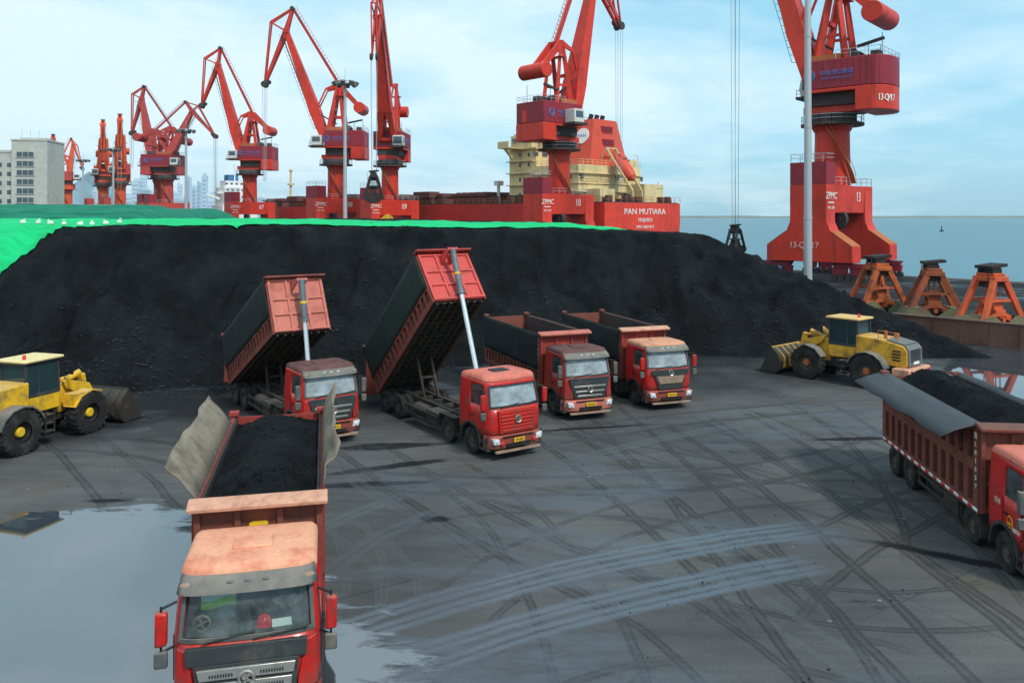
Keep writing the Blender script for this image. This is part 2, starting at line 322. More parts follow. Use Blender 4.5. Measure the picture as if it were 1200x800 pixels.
def coal_mat(name, scale=1.0, wet=.08, base=(.003, .0036, .0043), hi=(.0115, .0135, .0155)):
    m = bpy.data.materials.new(name); m.use_nodes = True; nt = m.node_tree; n = nt.nodes; l = nt.links; bs = n['Principled BSDF']
    tc = n.new('ShaderNodeTexCoord')
    def nz(s, d, r=.65):
        t = n.new('ShaderNodeTexNoise'); t.inputs['Scale'].default_value = s*scale; t.inputs['Detail'].default_value = d; t.inputs['Roughness'].default_value = r; l.new(tc.outputs['Object'], t.inputs[0]); return t
    big = nz(.3, 10, .74); fin = nz(7, 8, .78); 
    vo = n.new('ShaderNodeTexVoronoi'); vo.inputs['Scale'].default_value = 9*scale; l.new(tc.outputs['Object'], vo.inputs[0])
    rp = n.new('ShaderNodeMapRange'); l.new(big.outputs[0], rp.inputs[0]); rp.inputs[1].default_value = .42; rp.inputs[2].default_value = .68
    mx = n.new('ShaderNodeMixRGB'); l.new(rp.outputs[0], mx.inputs[0]); mx.inputs[1].default_value = (*base, 1); mx.inputs[2].default_value = (*hi, 1)
    f2 = n.new('ShaderNodeMapRange'); l.new(fin.outputs[0], f2.inputs[0]); f2.inputs[1].default_value = .3; f2.inputs[2].default_value = .75; f2.inputs[3].default_value = .35; f2.inputs[4].default_value = 2.1  # strong fine tone swing paints grain shading and glints into the albedo
    sc = n.new('ShaderNodeVectorMath'); sc.operation = 'SCALE'; l.new(mx.outputs[0], sc.inputs[0]); l.new(f2.outputs[0], sc.inputs['Scale']); l.new(sc.outputs[0], bs.inputs['Base Color'])
    bs.inputs['Roughness'].default_value = .8; bs.inputs['Specular IOR Level'].default_value = wet
    b1 = n.new('ShaderNodeBump'); b1.inputs['Strength'].default_value = .8; b1.inputs['Distance'].default_value = .08; l.new(fin.outputs[0], b1.inputs['Height'])
    b2 = n.new('ShaderNodeBump'); b2.inputs['Strength'].default_value = .45; b2.inputs['Distance'].default_value = .06; l.new(vo.outputs['Distance'], b2.inputs['Height']); l.new(b1.outputs[0], b2.inputs['Normal'])
    l.new(b2.outputs[0], bs.inputs['Normal']); return m
M['coal'] = coal_mat('coal', 1.0); M['coal_load'] = coal_mat('loaded_coal', 2.2, .12, (.0022, .0026, .0032), (.011, .013, .016))
def net_mat(name, col, col2):
    m = bpy.data.materials.new(name); m.use_nodes = True; nt = m.node_tree; n = nt.nodes; l = nt.links; bs = n['Principled BSDF']; bs.inputs['Roughness'].default_value = .8; bs.inputs['Specular IOR Level'].default_value = .2
    tc = n.new('ShaderNodeTexCoord'); mp = n.new('ShaderNodeMapping'); mp.inputs['Rotation'].default_value = (0, 0, R(-40)); mp.inputs['Scale'].default_value = (.25, 2.0, 1); l.new(tc.outputs['Object'], mp.inputs[0])
    t = n.new('ShaderNodeTexNoise'); t.inputs['Scale'].default_value = 1.4; t.inputs['Detail'].default_value = 6; l.new(mp.outputs[0], t.inputs[0])
    mx = n.new('ShaderNodeMixRGB'); rp = n.new('ShaderNodeMapRange'); l.new(t.outputs[0], rp.inputs[0]); rp.inputs[1].default_value = .35; rp.inputs[2].default_value = .65
    l.new(rp.outputs[0], mx.inputs[0]); mx.inputs[1].default_value = (*col, 1); mx.inputs[2].default_value = (*col2, 1); l.new(mx.outputs[0], bs.inputs['Base Color'])
    b = n.new('ShaderNodeBump'); b.inputs['Strength'].default_value = 1.0; b.inputs['Distance'].default_value = .2; l.new(t.outputs[0], b.inputs['Height']); l.new(b.outputs[0], bs.inputs['Normal']); return m
M['coal_lump'] = coal_mat('coal_lump', 1.0, .12, (.012, .0135, .015), (.032, .036, .04)); M['net'] = net_mat('bright_green_net', (.004, .40, .125), (.008, .52, .18)); M['net_teal'] = net_mat('teal_green_net', (.006, .12, .075), (.012, .20, .12))
# ------------------------------------------------------------------ ground, sea, quay, sky things
F = 950.0
def G(px, py): return ((px-600)/(py-252)*CAMH, F*CAMH/(py-252))
QD = Vector((-.683, .73, 0)).normalized(); QN = Vector((.73, .683, 0)).normalized()   # along the quay, seaward
QE = Vector((54, 125.5, 0))                                                            # a point of the quay edge
def circ(p, q, r):
    (ax, ay), (bx, by), (cx, cy) = p, q, r
    d = 2*(ax*(by-cy)+bx*(cy-ay)+cx*(ay-by))
    if abs(d) < 1e-3: d = 1e-3
    ux = ((ax*ax+ay*ay)*(by-cy)+(bx*bx+by*by)*(cy-ay)+(cx*cx+cy*cy)*(ay-by))/d
    uy = ((ax*ax+ay*ay)*(cx-bx)+(bx*bx+by*by)*(ax-cx)+(cx*cx+cy*cy)*(bx-ax))/d
    return ux, uy, sqrt((ax-ux)**2+(ay-uy)**2)
def ground_mat():
    m = bpy.data.materials.new('coal_stained_yard'); m.use_nodes = True; nt = m.node_tree; n = nt.nodes; l = nt.links; bs = n['Principled BSDF']
    geo = n.new('ShaderNodeNewGeometry'); P = geo.outputs['Position']
    def math(op, a, b=None, c=None, clamp=False):
        k = n.new('ShaderNodeMath'); k.operation = op; k.use_clamp = clamp
        for i, v in enumerate((a, b, c)):
            if v is None: continue
            if isinstance(v, (int, float)): k.inputs[i].default_value = v
            else: l.new(v, k.inputs[i])
        return k.outputs[0]
    def mr(v, a, b, c=0, d=1, smooth=True):
        k = n.new('ShaderNodeMapRange'); k.interpolation_type = 'SMOOTHSTEP' if smooth else 'LINEAR'; l.new(v, k.inputs[0])
        for i, x in enumerate((a, b, c, d)): k.inputs[i+1].default_value = x
        return k.outputs[0]
    def noise_(s, d=6, r=.6, off=(0, 0, 0), scale=(1, 1, 1), rot=0, vec=None):
        mp = n.new('ShaderNodeMapping'); mp.inputs['Location'].default_value = off; mp.inputs['Scale'].default_value = scale; mp.inputs['Rotation'].default_value = (0, 0, rot); l.new(vec or P, mp.inputs[0])
        t = n.new('ShaderNodeTexNoise'); t.inputs['Scale'].default_value = s; t.inputs['Detail'].default_value = d; t.inputs['Roughness'].default_value = r; l.new(mp.outputs[0], t.inputs[0]); return t
    # warped position so tracks are never perfectly clean
    wn = noise_(.35, 4); wv = n.new('ShaderNodeVectorMath'); wv.operation = 'MULTIPLY_ADD'; l.new(wn.outputs['Color'], wv.inputs[0]); wv.inputs[1].default_value = (.35, .35, 0); l.new(P, wv.inputs[2])
    WP = wv.outputs[0]
    wn2 = noise_(7, 5, .75); wv2 = n.new('ShaderNodeVectorMath'); wv2.operation = 'MULTIPLY_ADD'; l.new(wn2.outputs['Color'], wv2.inputs[0]); wv2.inputs[1].default_value = (.14, .14, 0); l.new(WP, wv2.inputs[2])
    WP = wv2.outputs[0]
    sep = n.new('ShaderNodeSeparateXYZ'); l.new(P, sep.inputs[0]); X, Y = sep.outputs[0], sep.outputs[1]
    breaks = [noise_(.11, 3, .5, (i*9.1, i*4.7, 0)).outputs[0] for i in range(4)]
    def arc(p, q, r, gauge=0, w=.25, k=0, thr=.42, soft=.06):
        w *= .55 if soft < .1 else .9
        cx, cy, rad = circ(G(*p), G(*q), G(*r))
        v = n.new('ShaderNodeVectorMath'); v.operation = 'DISTANCE'; 
        fl = n.new('ShaderNodeVectorMath'); fl.operation = 'MULTIPLY'; l.new(WP, fl.inputs[0]); fl.inputs[1].default_value = (1, 1, 0)
        l.new(fl.outputs[0], v.inputs[0]); v.inputs[1].default_value = (cx, cy, 0)
        d = math('ABSOLUTE', math('SUBTRACT', v.outputs[1], rad))
        if gauge: d = math('ABSOLUTE', math('SUBTRACT', d, gauge))
        # twin tyre: a lighter line in the middle of each band
        band = mr(d, w, w+soft, 1, 0); mid = mr(d, 0.02, .09, .45, 1)
        b = math('MULTIPLY', band, mid)
        A, B, C_ = Vector(G(*p)), Vector(G(*q)), Vector(G(*r)); mid_ = (A+C_)/2*.5+B*.5; half = max((A-mid_).length, (C_-mid_).length)
        dm = n.new('ShaderNodeVectorMath'); dm.operation = 'DISTANCE'; l.new(fl.outputs[0], dm.inputs[0]); dm.inputs[1].default_value = (mid_.x, mid_.y, 0)
        return math('MULTIPLY', math('MULTIPLY', b, mr(breaks[k % 4], thr-.1, thr+.06)), mr(dm.outputs[1], half*.85, half*1.1, 1, 0))
    def mmax(lst):
        o = lst[0]
        for x in lst[1:]: o = math('MAXIMUM', o, x)
        return o
    dark = [arc((520,540),(640,640),(720,800),.95,.16,2,.36), arc((880,470),(1080,560),(1200,650),.95,.16,1,.34), arc((660,480),(820,540),(1010,600),.95,.12,0,.4), arc((560,700),(800,590),(1130,575),.95,.14,3,.38), arc((760,640),(960,700),(1180,700),.95,.16,1,.4), arc((480,500),(700,520),(900,560),.95,.12,2,.4), arc((640,500),(760,580),(900,700),.95,.24,0,.35), arc((800,490),(960,590),(1190,780),.95,.25,1,.30), arc((850,480),(1020,580),(1210,700),.95,.22,2,.36),
            arc((700,470),(840,600),(1010,790),.95,.2,3,.42), arc((430,520),(560,600),(760,700),.95,.24,1,.38), arc((560,560),(760,600),(980,600),.95,.15,2,.45),
            arc((450,560),(800,560),(1080,500),.9,.2,3,.4), arc((820,800),(960,650),(1180,560),.95,.2,0,.5), arc((620,600),(860,610),(1140,650),0,.14,1,.4),
            arc((600,790),(800,740),(1100,790),.95,.2,2,.48), arc((640,640),(800,720),(900,800),.95,.16,3,.42), arc((700,540),(900,560),(1120,600),0,.12,0,.4),
            arc((0,520),(150,520),(300,580),.95,.25,2,.4), arc((60,490),(150,560),(240,700),.95,.2,3,.42), arc((950,470),(1050,540),(1110,640),.95,.2,3,.4),
            arc((720,560),(900,640),(1040,800),0,.16,2,.4), arc((500,610),(700,600),(930,680),0,.13,3,.4), arc((600,520),(900,480),(1100,470),.9,.2,0,.42)]
    wet = [arc((400,742),(640,672),(960,615),.34,.17,0,.22,.24), arc((430,790),(660,720),(960,655),.34,.17,1,.22,.24), arc((390,640),(520,580),(800,540),.95,.22,2,.40,.2), arc((640,535),(860,490),(1100,468),.9,.25,3,.42,.2),
           arc((410,520),(520,600),(640,640),.5,.22,1,.44,.2), arc((860,680),(960,740),(1060,800),.4,.12,2,.36), arc((415,610),(440,660),(430,720),.5,.14,0,.25), arc((400,610),(470,660),(460,760),.5,.14,1,.3)]
    D = mmax(dark); Wt = mmax(wet[:2]+[math('MULTIPLY', x_, .38) for x_ in wet[2:]])
    # coal dust zone around the pile and along the left
    toe = math('ADD', math('MULTIPLY', X, .42), 44.5)
    dd = math('SUBTRACT', Y, toe); nz1 = noise_(.16, 7, .65, (4, 2, 0)); dd2 = math('ADD', dd, math('MULTIPLY', math('SUBTRACT', nz1.outputs[0], .5), 22))
    coal = mr(dd2, -11, 2.5)
    base = n.new('ShaderNodeMixRGB'); nA = noise_(.09, 8, .6, (1, 8, 0)); l.new(mr(nA.outputs[0], .35, .65), base.inputs[0]); base.inputs[1].default_value = (.062, .063, .064, 1); base.inputs[2].default_value = (.108, .106, .102, 1)
    fine = noise_(14, 8, .75); st = noise_(1.0, 7, .65, (0, 0, 0), (.18, 1.6, 1), R(20))
    s1 = n.new('ShaderNodeVectorMath'); s1.operation = 'SCALE'; l.new(base.outputs[0], s1.inputs[0]); l.new(math('MULTIPLY', mr(fine.outputs[0], .25, .75, .72, 1.3, False), mr(st.outputs[0], .3, .7, .8, 1.15, False)), s1.inputs['Scale'])
    cur = s1.outputs[0]
    def mix(fac, col, mul=1.0):
        nonlocal cur
        k = n.new('ShaderNodeMixRGB'); l.new(math('MULTIPLY', fac, mul), k.inputs[0]); l.new(cur, k.inputs[1]); k.inputs[2].default_value = (*col, 1); cur = k.outputs[0]
    # brownish patches
    nB = noise_(.22, 7, .65, (14, 3, 0)); mix(mr(nB.outputs[0], .55, .72), (.085, .072, .055), .6)
    mix(D, (.019, .018, .017), .55)
    blot = noise_(.5, 8, .7, (3, 31, 0), (.5, 1.2, 1), R(-15)); mix(mr(blot.outputs[0], .60, .70), (.018, .018, .02), .75)
    mix(coal, (.011, .0115, .013), .94)
    # tracks pressed into the dust zone read lighter
    st2 = noise_(.8, 6, .6, (9, 2, 0), (.12, 1.5, 1), R(-28)); lite = math('MULTIPLY', coal, mr(st2.outputs[0], .52, .66)); mix(lite, (.04, .041, .043), .65)
    # slab joints
    rt = n.new('ShaderNodeMapping'); rt.inputs['Rotation'].default_value = (0, 0, R(-33)); l.new(P, rt.inputs[0]); sj = n.new('ShaderNodeSeparateXYZ'); l.new(rt.outputs[0], sj.inputs[0])
    js = []
    for ax in (0, 1):
        a = math('ABSOLUTE', math('SUBTRACT', math('FRACT', math('DIVIDE', sj.outputs[ax], 7.5)), .5)); js.append(mr(a, .001, .0035, 1, 0))
    # tyre lug prints break the bands up
    mix(math('MULTIPLY', mmax(js), mr(breaks[2], .42, .55)), (.02, .02, .02), .8)
    # oily wet stains under and in front of the trucks
    for (sx, sy), rx, ry, ang_ in ((G(465,520), 2.2, .5, 10), (G(450,546), 2.6, .35, 25), (G(1130,650), 2.2, .35, -32), (G(140,583), 1.0, .25, 0), (G(520,604), .5, .25, 0), (G(690,500), 3.5, .18, 12), (G(430,565), 3.0, .3, 8), (G(1010,512), 2.0, .25, 5)):
        mp = n.new('ShaderNodeMapping'); mp.vector_type = 'TEXTURE'; mp.inputs['Location'].default_value = (sx, sy, 0); mp.inputs['Rotation'].default_value = (0, 0, R(ang_)); mp.inputs['Scale'].default_value = (rx, ry, 1); l.new(WP, mp.inputs[0])
        ln = n.new('ShaderNodeVectorMath'); ln.operation = 'LENGTH'; l.new(mp.outputs[0], ln.inputs[0]); q_ = math('ADD', ln.outputs[1], math('MULTIPLY', math('SUBTRACT', fine.outputs[0], .5), 1.2)); mix(mr(math('ADD', q_, math('MULTIPLY', math('SUBTRACT', blot.outputs[0], .5), 2.2)), .7, 1.1, 1, 0), (.009, .009, .01), .9)
    # pale grit flecks
    vo = n.new('ShaderNodeTexVoronoi'); vo.inputs['Scale'].default_value = .9; l.new(P, vo.inputs[0]); fl = math('MULTIPLY', mr(vo.outputs['Distance'], .03, .06, 1, 0), mr(noise_(.2, 3).outputs[0], .52, .6)); mix(fl, (.4, .38, .34), .8)
    # wetness: tyre-carried water, the damp rim of the big puddle and scattered damp
    px, py = G(330, 760); pv = n.new('ShaderNodeVectorMath'); pv.operation = 'DISTANCE'; l.new(P, pv.inputs[0]); pv.inputs[1].default_value = (-5.0, 14.5, 0)
    near = mr(math('ADD', pv.outputs[1], math('MULTIPLY', nz1.outputs[0], 9)), 9, 19, 1, 0)
    damp = mr(noise_(.3, 8, .7, (21, 6, 0), (.5, 1.3, 1), R(25)).outputs[0], .44, .62)
    wetness = mmax([math('MULTIPLY', Wt, 1.0), math('MULTIPLY', near, damp), math('MULTIPLY', math('MULTIPLY', damp, mr(breaks[3], .5, .62)), .8)])
    mix(wetness, (.05, .06, .075), .75); mix(math('MULTIPLY', Wt, mr(noise_(1.6, 8, .75, (5, 5, 0), (.3, 2.2, 1), R(14)).outputs[0], .36, .58)), (.10, .115, .14), .38)
    l.new(cur, bs.inputs['Base Color'])
    rr = math('SUBTRACT', .80, math('MULTIPLY', wetness, .52)); rr = math('ADD', rr, math('MULTIPLY', math('SUBTRACT', fine.outputs[0], .5), .2)); l.new(rr, bs.inputs['Roughness'])
    l.new(math('ADD', .10, math('MULTIPLY', wetness, .7)), bs.inputs['Specular IOR Level'])
    bp = n.new('ShaderNodeBump'); bp.inputs['Distance'].default_value = .02; l.new(math('SUBTRACT', .55, math('MULTIPLY', wetness, .45)), bp.inputs['Strength'])
    l.new(math('SUBTRACT', math('ADD', fine.outputs[0], math('MULTIPLY', coal, nz1.outputs[0])), math('MULTIPLY', D, .5)), bp.inputs['Height']); l.new(bp.outputs[0], bs.inputs['Normal'])
    return m
M['ground'] = ground_mat()
# yard: one sheet, ending at the quay edge, running far inland to the left
e0 = QE - QD*120; e1 = QE + QD*1500
mb = MB(); inl = [e0, e1, Vector((-3000, 1223, 0)), Vector((-3000, -200, 0)), Vector((e0.x, -200, 0))]
mb.add(inl, [tuple(range(5))]); g = mb.build('ground', M['ground'], smooth=False, fixn=False)
if g.data.polygons[0].normal.z < 0: g.data.flip_normals()
tag(g, kind='structure')
mb = MB()   # quay wall with fenders side and a kerb beam
mb.taper(e0+QN*.6+Vector((0,0,-2.2)), e1+QN*.6+Vector((0,0,-2.2)), 1.2, 4.39)
o = mb.build('quay_wall', M['concrete'], smooth=False); tag(o, 'long pale concrete quay wall dropping to the water behind the cranes', 'quay wall')
mb = MB(); mb.taper(e0+QN*.35+Vector((0,0,.13)), e1+QN*.35+Vector((0,0,.13)), .5, .25)
mb.build('kerb', M['concrete'], o, smooth=False)
def sea_mat():
    m = bpy.data.materials.new('sea_water'); m.use_nodes = True; nt = m.node_tree; n = nt.nodes; l = nt.links; bs = n['Principled BSDF']
    bs.inputs['Base Color'].default_value = (.06, .17, .22, 1); bs.inputs['Roughness'].default_value = .32; bs.inputs['IOR'].default_value = 1.33
    tc = n.new('ShaderNodeNewGeometry'); mp = n.new('ShaderNodeMapping'); mp.inputs['Scale'].default_value = (.5, 1, 1); l.new(tc.outputs['Position'], mp.inputs[0])
    t = n.new('ShaderNodeTexNoise'); t.inputs['Scale'].default_value = .55; t.inputs['Detail'].default_value = 5; l.new(mp.outputs[0], t.inputs[0])
    b = n.new('ShaderNodeBump'); b.inputs['Strength'].default_value = .5; b.inputs['Distance'].default_value = .5; l.new(t.outputs[0], b.inputs['Height']); l.new(b.outputs[0], bs.inputs['Normal'])
    t2 = n.new('ShaderNodeTexNoise'); t2.inputs['Scale'].default_value = .02; t2.inputs['Detail'].default_value = 5; l.new(mp.outputs[0], t2.inputs[0])
    mx = n.new('ShaderNodeMixRGB'); l.new(t2.outputs[0], mx.inputs[0]); mx.inputs[1].default_value = (.05, .13, .165, 1); mx.inputs[2].default_value = (.085, .19, .225, 1); l.new(mx.outputs[0], bs.inputs['Base Color'])
    return m
M['sea'] = sea_mat()
mb = MB(); mb.add([(-6000,-300,-2.8),(6000,-300,-2.8),(6000,8000,-2.8),(-6000,8000,-2.8)], [(0,1,2,3)]); tag(mb.build('sea', M['sea'], smooth=False, fixn=False), kind='structure')
# far low coast
mb = MB(); random.seed(3); xs = [-2600+i*60 for i in range(125)]
vs = []; 
for x in xs:
    yb = 3200+60*noise.noise(Vector((x*.003, 0, 0))); h = 6+5*noise.noise(Vector((x*.01, 3, 0)))+3*noise.noise(Vector((x*.05, 7, 0)))
    vs += [(x, yb, -2.9), (x, yb+25, max(1, h*.5)), (x, yb+90, max(2, h)), (x, yb+500, -2.9)]
fs = [(i*4+j, (i+1)*4+j, (i+1)*4+j+1, i*4+j+1) for i in range(len(xs)-1) for j in range(3)]
mb.add(vs, fs); tag(mb.build('terrain', M['coast']), kind='structure')
# hill far left
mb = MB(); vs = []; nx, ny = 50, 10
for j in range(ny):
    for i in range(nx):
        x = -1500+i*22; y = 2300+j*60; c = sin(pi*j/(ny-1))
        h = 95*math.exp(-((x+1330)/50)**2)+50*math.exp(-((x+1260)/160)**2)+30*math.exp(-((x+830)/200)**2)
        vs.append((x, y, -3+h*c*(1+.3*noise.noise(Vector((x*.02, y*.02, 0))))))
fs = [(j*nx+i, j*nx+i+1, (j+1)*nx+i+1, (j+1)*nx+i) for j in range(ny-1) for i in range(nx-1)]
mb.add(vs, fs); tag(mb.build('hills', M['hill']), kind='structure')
# ---- puddles: thin sheets with a ragged outline, edge breaking up into the yard
def puddle_mat():
    m = bpy.data.materials.new('standing_water'); m.use_nodes = True; nt = m.node_tree; n = nt.nodes; l = nt.links; bs = n['Principled BSDF']; out = n['Material Output']
    bs.inputs['Roughness'].default_value = .03; bs.inputs['IOR'].default_value = 2.9
    ge = n.new('ShaderNodeNewGeometry'); at = n.new('ShaderNodeAttribute'); at.attribute_name = 'edge'
    t = n.new('ShaderNodeTexNoise'); t.inputs['Scale'].default_value = .9; t.inputs['Detail'].default_value = 8; t.inputs['Roughness'].default_value = .65; mp = n.new('ShaderNodeMapping'); mp.inputs['Scale'].default_value = (.6, 1.6, 1); mp.inputs['Rotation'].default_value = (0, 0, R(20)); l.new(ge.outputs['Position'], mp.inputs[0]); l.new(mp.outputs[0], t.inputs[0])
    k = n.new('ShaderNodeMath'); k.operation = 'MULTIPLY_ADD'; l.new(t.outputs[0], k.inputs[0]); k.inputs[1].default_value = 2.4; k.inputs[2].default_value = -1.2
    a = n.new('ShaderNodeMath'); a.operation = 'ADD'; l.new(k.outputs[0], a.inputs[0]); l.new(at.outputs['Fac'], a.inputs[1])
    r = n.new('ShaderNodeMapRange'); l.new(a.outputs[0], r.inputs[0]); r.inputs[1].default_value = .30; r.inputs[2].default_value = .52
    t2 = n.new('ShaderNodeTexNoise'); t2.inputs['Scale'].default_value = .35; t2.inputs['Detail'].default_value = 7; l.new(mp.outputs[0], t2.inputs[0])
    mx = n.new('ShaderNodeMixRGB'); l.new(t2.outputs[0], mx.inputs[0]); mx.inputs[1].default_value = (.022, .03, .04, 1); mx.inputs[2].default_value = (.06, .068, .08, 1); l.new(mx.outputs[0], bs.inputs['Base Color'])
    tr = n.new('ShaderNodeBsdfTransparent'); ms = n.new('ShaderNodeMixShader'); l.new(r.outputs[0], ms.inputs[0]); l.new(tr.outputs[0], ms.inputs[1]); l.new(bs.outputs[0], ms.inputs[2]); l.new(ms.outputs[0], out.inputs[0])
    return m
M['puddle'] = puddle_mat()
def puddle(poly, cell=.35, soft=2.2, z=.006):
    xs = [p[0] for p in poly]; ys = [p[1] for p in poly]; x0, x1, y0, y1 = min(xs), max(xs), min(ys), max(ys)
    nx = int((x1-x0)/cell)+1; ny = int((y1-y0)/cell)+1
    def inside(x, y):
        c = False; j = len(poly)-1
        for i in range(len(poly)):
            if (poly[i][1] > y) != (poly[j][1] > y) and x < (poly[j][0]-poly[i][0])*(y-poly[i][1])/(poly[j][1]-poly[i][1])+poly[i][0]: c = not c
            j = i
        return c
    def dist(x, y):
        best = 1e9
        for i in range(len(poly)):
            ax, ay = poly[i-1]; bx, by = poly[i]; dx, dy = bx-ax, by-ay; t = max(0, min(1, ((x-ax)*dx+(y-ay)*dy)/(dx*dx+dy*dy))); best = min(best, (x-ax-t*dx)**2+(y-ay-t*dy)**2)
        return sqrt(best)
    idx = {}; vs = []; ed = []; fs = []
    for j in range(ny+1):
        for i in range(nx+1):
            x = x0+i*cell; y = y0+j*cell
            if inside(x, y): idx[i, j] = len(vs); vs.append((x, y, z)); ed.append(min(1.6, dist(x, y)/soft))
    for j in range(ny):
        for i in range(nx):
            q = [(i, j), (i+1, j), (i+1, j+1), (i, j+1)]
            if all(k in idx for k in q): fs.append([idx[k] for k in q])
    me = bpy.data.meshes.new('puddle'); me.from_pydata(vs, [], fs); at = me.attributes.new('edge', 'FLOAT', 'POINT'); at.data.foreach_set('value', ed); me.materials.append(M['puddle'])
    o = bpy.data.objects.new('puddle', me); COL.objects.link(o); tag(o, kind='structure'); return o
puddle([(-22, 24.6)] + [G(*p) for p in ((60,592),(130,584),(215,575),(250,600),(330,650),(395,660),(425,700),(470,705),(500,735),(540,775),(560,810))] + [(-.6, 12.0), (-1.2, 8), (-4, 6), (-22, 6)], soft=2.4, cell=.25)
puddle([G(*p) for p in ((1075,452),(1100,425),(1120,408),(1300,400))] + [(48, 52), (46, 34), G(1200, 480), G(1150, 470)], soft=1.6)

# ------------------------------------------------------------------ coal pile and nets
TOE = [(-90,35),(-45,37.6),(-30,39.4),(-18.8,41.6),(-13,44.0),(-8,47),(-4,49),(0,50.6),(6,52.6),(14,54),(31.9,53.0),(60,40)]
def toe(x):
    for (a, b), (c, d) in zip(TOE[:-1], TOE[1:]):
        if a <= x <= c: return b+(d-b)*(x-a)/(c-a)
    return TOE[0][1] if x < TOE[0][0] else TOE[-1][1]
def sm(a, b, t): t = max(0, min(1, (t-a)/(b-a))); return t*t*(3-2*t)
def smin(a, b, k=.35):
    h = max(0, min(1, .5+.5*(b-a)/k)); return b*(1-h)+a*h-k*h*(1-h)
def pile_z(x, y, detail=True):
    n1 = noise.noise(Vector((x*.09, y*.05, 1.3))); n2 = noise.noise(Vector((x*.35, y*.14, 4.3))); n3 = noise.noise(Vector((x*1.1, y*.6, 9))); n4 = noise.noise(Vector((x*3, y*2.2, 2)))
    ty = toe(x)+1.6*n1+.35*n2
    s = (y-ty)
    slope = .76
    zf = slope*s
    # a scarp: steeper upper part, gullies running downhill
    zf += (1.5*abs(n2)+.55*n3-.9*abs(noise.noise(Vector((x*.22+y*.1, y*.05, 7)))))*sm(.5, 4, s)-.2
    top = 8.55 if x < -20 else 8.55-.35*sm(-20, 2, x)-.3*sm(2, 12, x)-.35*sm(13, 19, x)
    top += .13*n2+.06*n3 + .35*sm(12.5, 18, s)*(1-sm(2, 14, x))
    # back edge on the right end
    v = Vector((x-31.9, y-53.0)); db = -(v.x*.928+v.y*.371); zb = .72*(db+1.0*n1)
    z = smin(smin(zf, top, .5), zb, .6)
    if detail: z += .10*n3+.12*n4+.05*noise.noise(Vector((x*7, y*7, 2)))
    return z
def field(x0, x1, y0, y1, dx, dy, fn, keep=lambda x, y, z: z > -.25):
    nx = int((x1-x0)/dx)+1; ny = int((y1-y0)/dy)+1; idx = {}; vs = []; fs = []
    for j in range(ny):
        for i in range(nx):
            x = x0+i*dx; y = y0+j*dy; z = fn(x, y)
            if keep(x, y, z): idx[i, j] = len(vs); vs.append((x, y, z))
    for j in range(ny-1):
        for i in range(nx-1):
            q = [(i, j), (i+1, j), (i+1, j+1), (i, j+1)]
            if all(k in idx for k in q): fs.append([idx[k] for k in q])
    return vs, fs
mb = MB(); mb.add(*field(-62, 34, 35, 66, .22, .22, pile_z)); mb.add(*field(-62, 34, 65.8, 96, .8, .8, lambda x, y: pile_z(x, y, False)))
o = mb.build('coal_pile', M['coal'], ang=180, fixn=False); tag(o, 'huge long black coal pile with a steep dug face behind the trucks', 'coal pile')
def netline(x, y):   # >0 where the bright net lies on the front slope
    a = Vector((-27.3, 51.3)); b = Vector((-31.0, 46.4)); d = (b-a); n_ = Vector((d.y, -d.x)).normalized(); return (Vector((x, y))-a).dot(n_)
sgn = 1 if netline(-40, 48) > 0 else -1
def keep_net(x, y, z):
    w = .12*noise.noise(Vector((x*.5, y*.5, 3)))
    if x < -25.5 and sgn*netline(x, y)+w > 0 and y < 58: return True
    return y > toe(x)+1.6*noise.noise(Vector((x*.09, y*.05, 1.3)))+12.4+.28*noise.noise(Vector((x*.35, 1, 3)))+w+.02*max(0, x+20) and x < 9.5 and y < toe(x)+19.5
def net_z(x, y): return pile_z(x, y, False)+.13+.05*noise.noise(Vector((x*.9, y*2.5, 5)))
mb = MB(); mb.add(*field(-62, 12, 36, 80, .3, .3, net_z, keep_net))
o = mb.build('cover_net', M['net'], ang=180, fixn=False, solid=.03); tag(o, 'bright green dust net spread over the left slope and top of the coal pile', 'dust net', 'green dust nets')
def mound(x0, x1, y0, y1, top, nm, label, slope=.8, seed=1):
    def fn(x, y):
        n_ = noise.noise(Vector((x*.06, y*.1, seed))); n2 = noise.noise(Vector((x*.4, y*.4, seed+5)))
        d = min(x1-x+1.2*n_, y-y0+n_, y1-y, x-x0)
        return smin(slope*d, top+.22*n_+.09*n2, .8)
    mb = MB(); mb.add(*field(x0, x1, y0, y1, .6, .6, fn)); o = mb.build(nm, M['net_teal'], ang=180, fixn=False); tag(o, label, 'covered pile', 'net covered piles'); return o
mound(-110, -18.0, 54.5, 96, 9.85, 'covered_pile', 'long coal pile under teal green netting just behind the bright net')
mound(-150, -44, 112, 150, 10.9, 'covered_pile', 'farther coal pile under dark teal netting below the cranes on the left')
ORD = 'first second third fourth fifth sixth seventh eighth ninth tenth eleventh twelfth thirteenth fourteenth fifteenth sixteenth seventeenth eighteenth nineteenth twentieth'.split()
bag = MB(); bag.sphere((0, 0, .1), .21, 10, sc=(1, .8, .75)); bag.tube((.1, 0, .2), (.14, 0, .34), .04, .09, 6)
proto = bag.build('sandbag', M['sandbag'])
bags = [(27,1.2),(45,.6),(59,.6),(75,.4),(94,.5),(108,.2),(124,1.4),(140,2)]
for i, (px, dy) in enumerate(bags[:8]):
    o = proto if i == 0 else proto.copy()
    if i: COL.objects.link(o)
    Y = 52.3+dy; x = (px-600)/F*Y; o.location = (x, Y, net_z(x, Y)+.02); o.rotation_euler = (0, 0, i*1.7)
    tag(o, '%s small white sandbag from the left along the top edge of the bright green net' % ORD[i], 'sandbag', 'sandbags on the net')

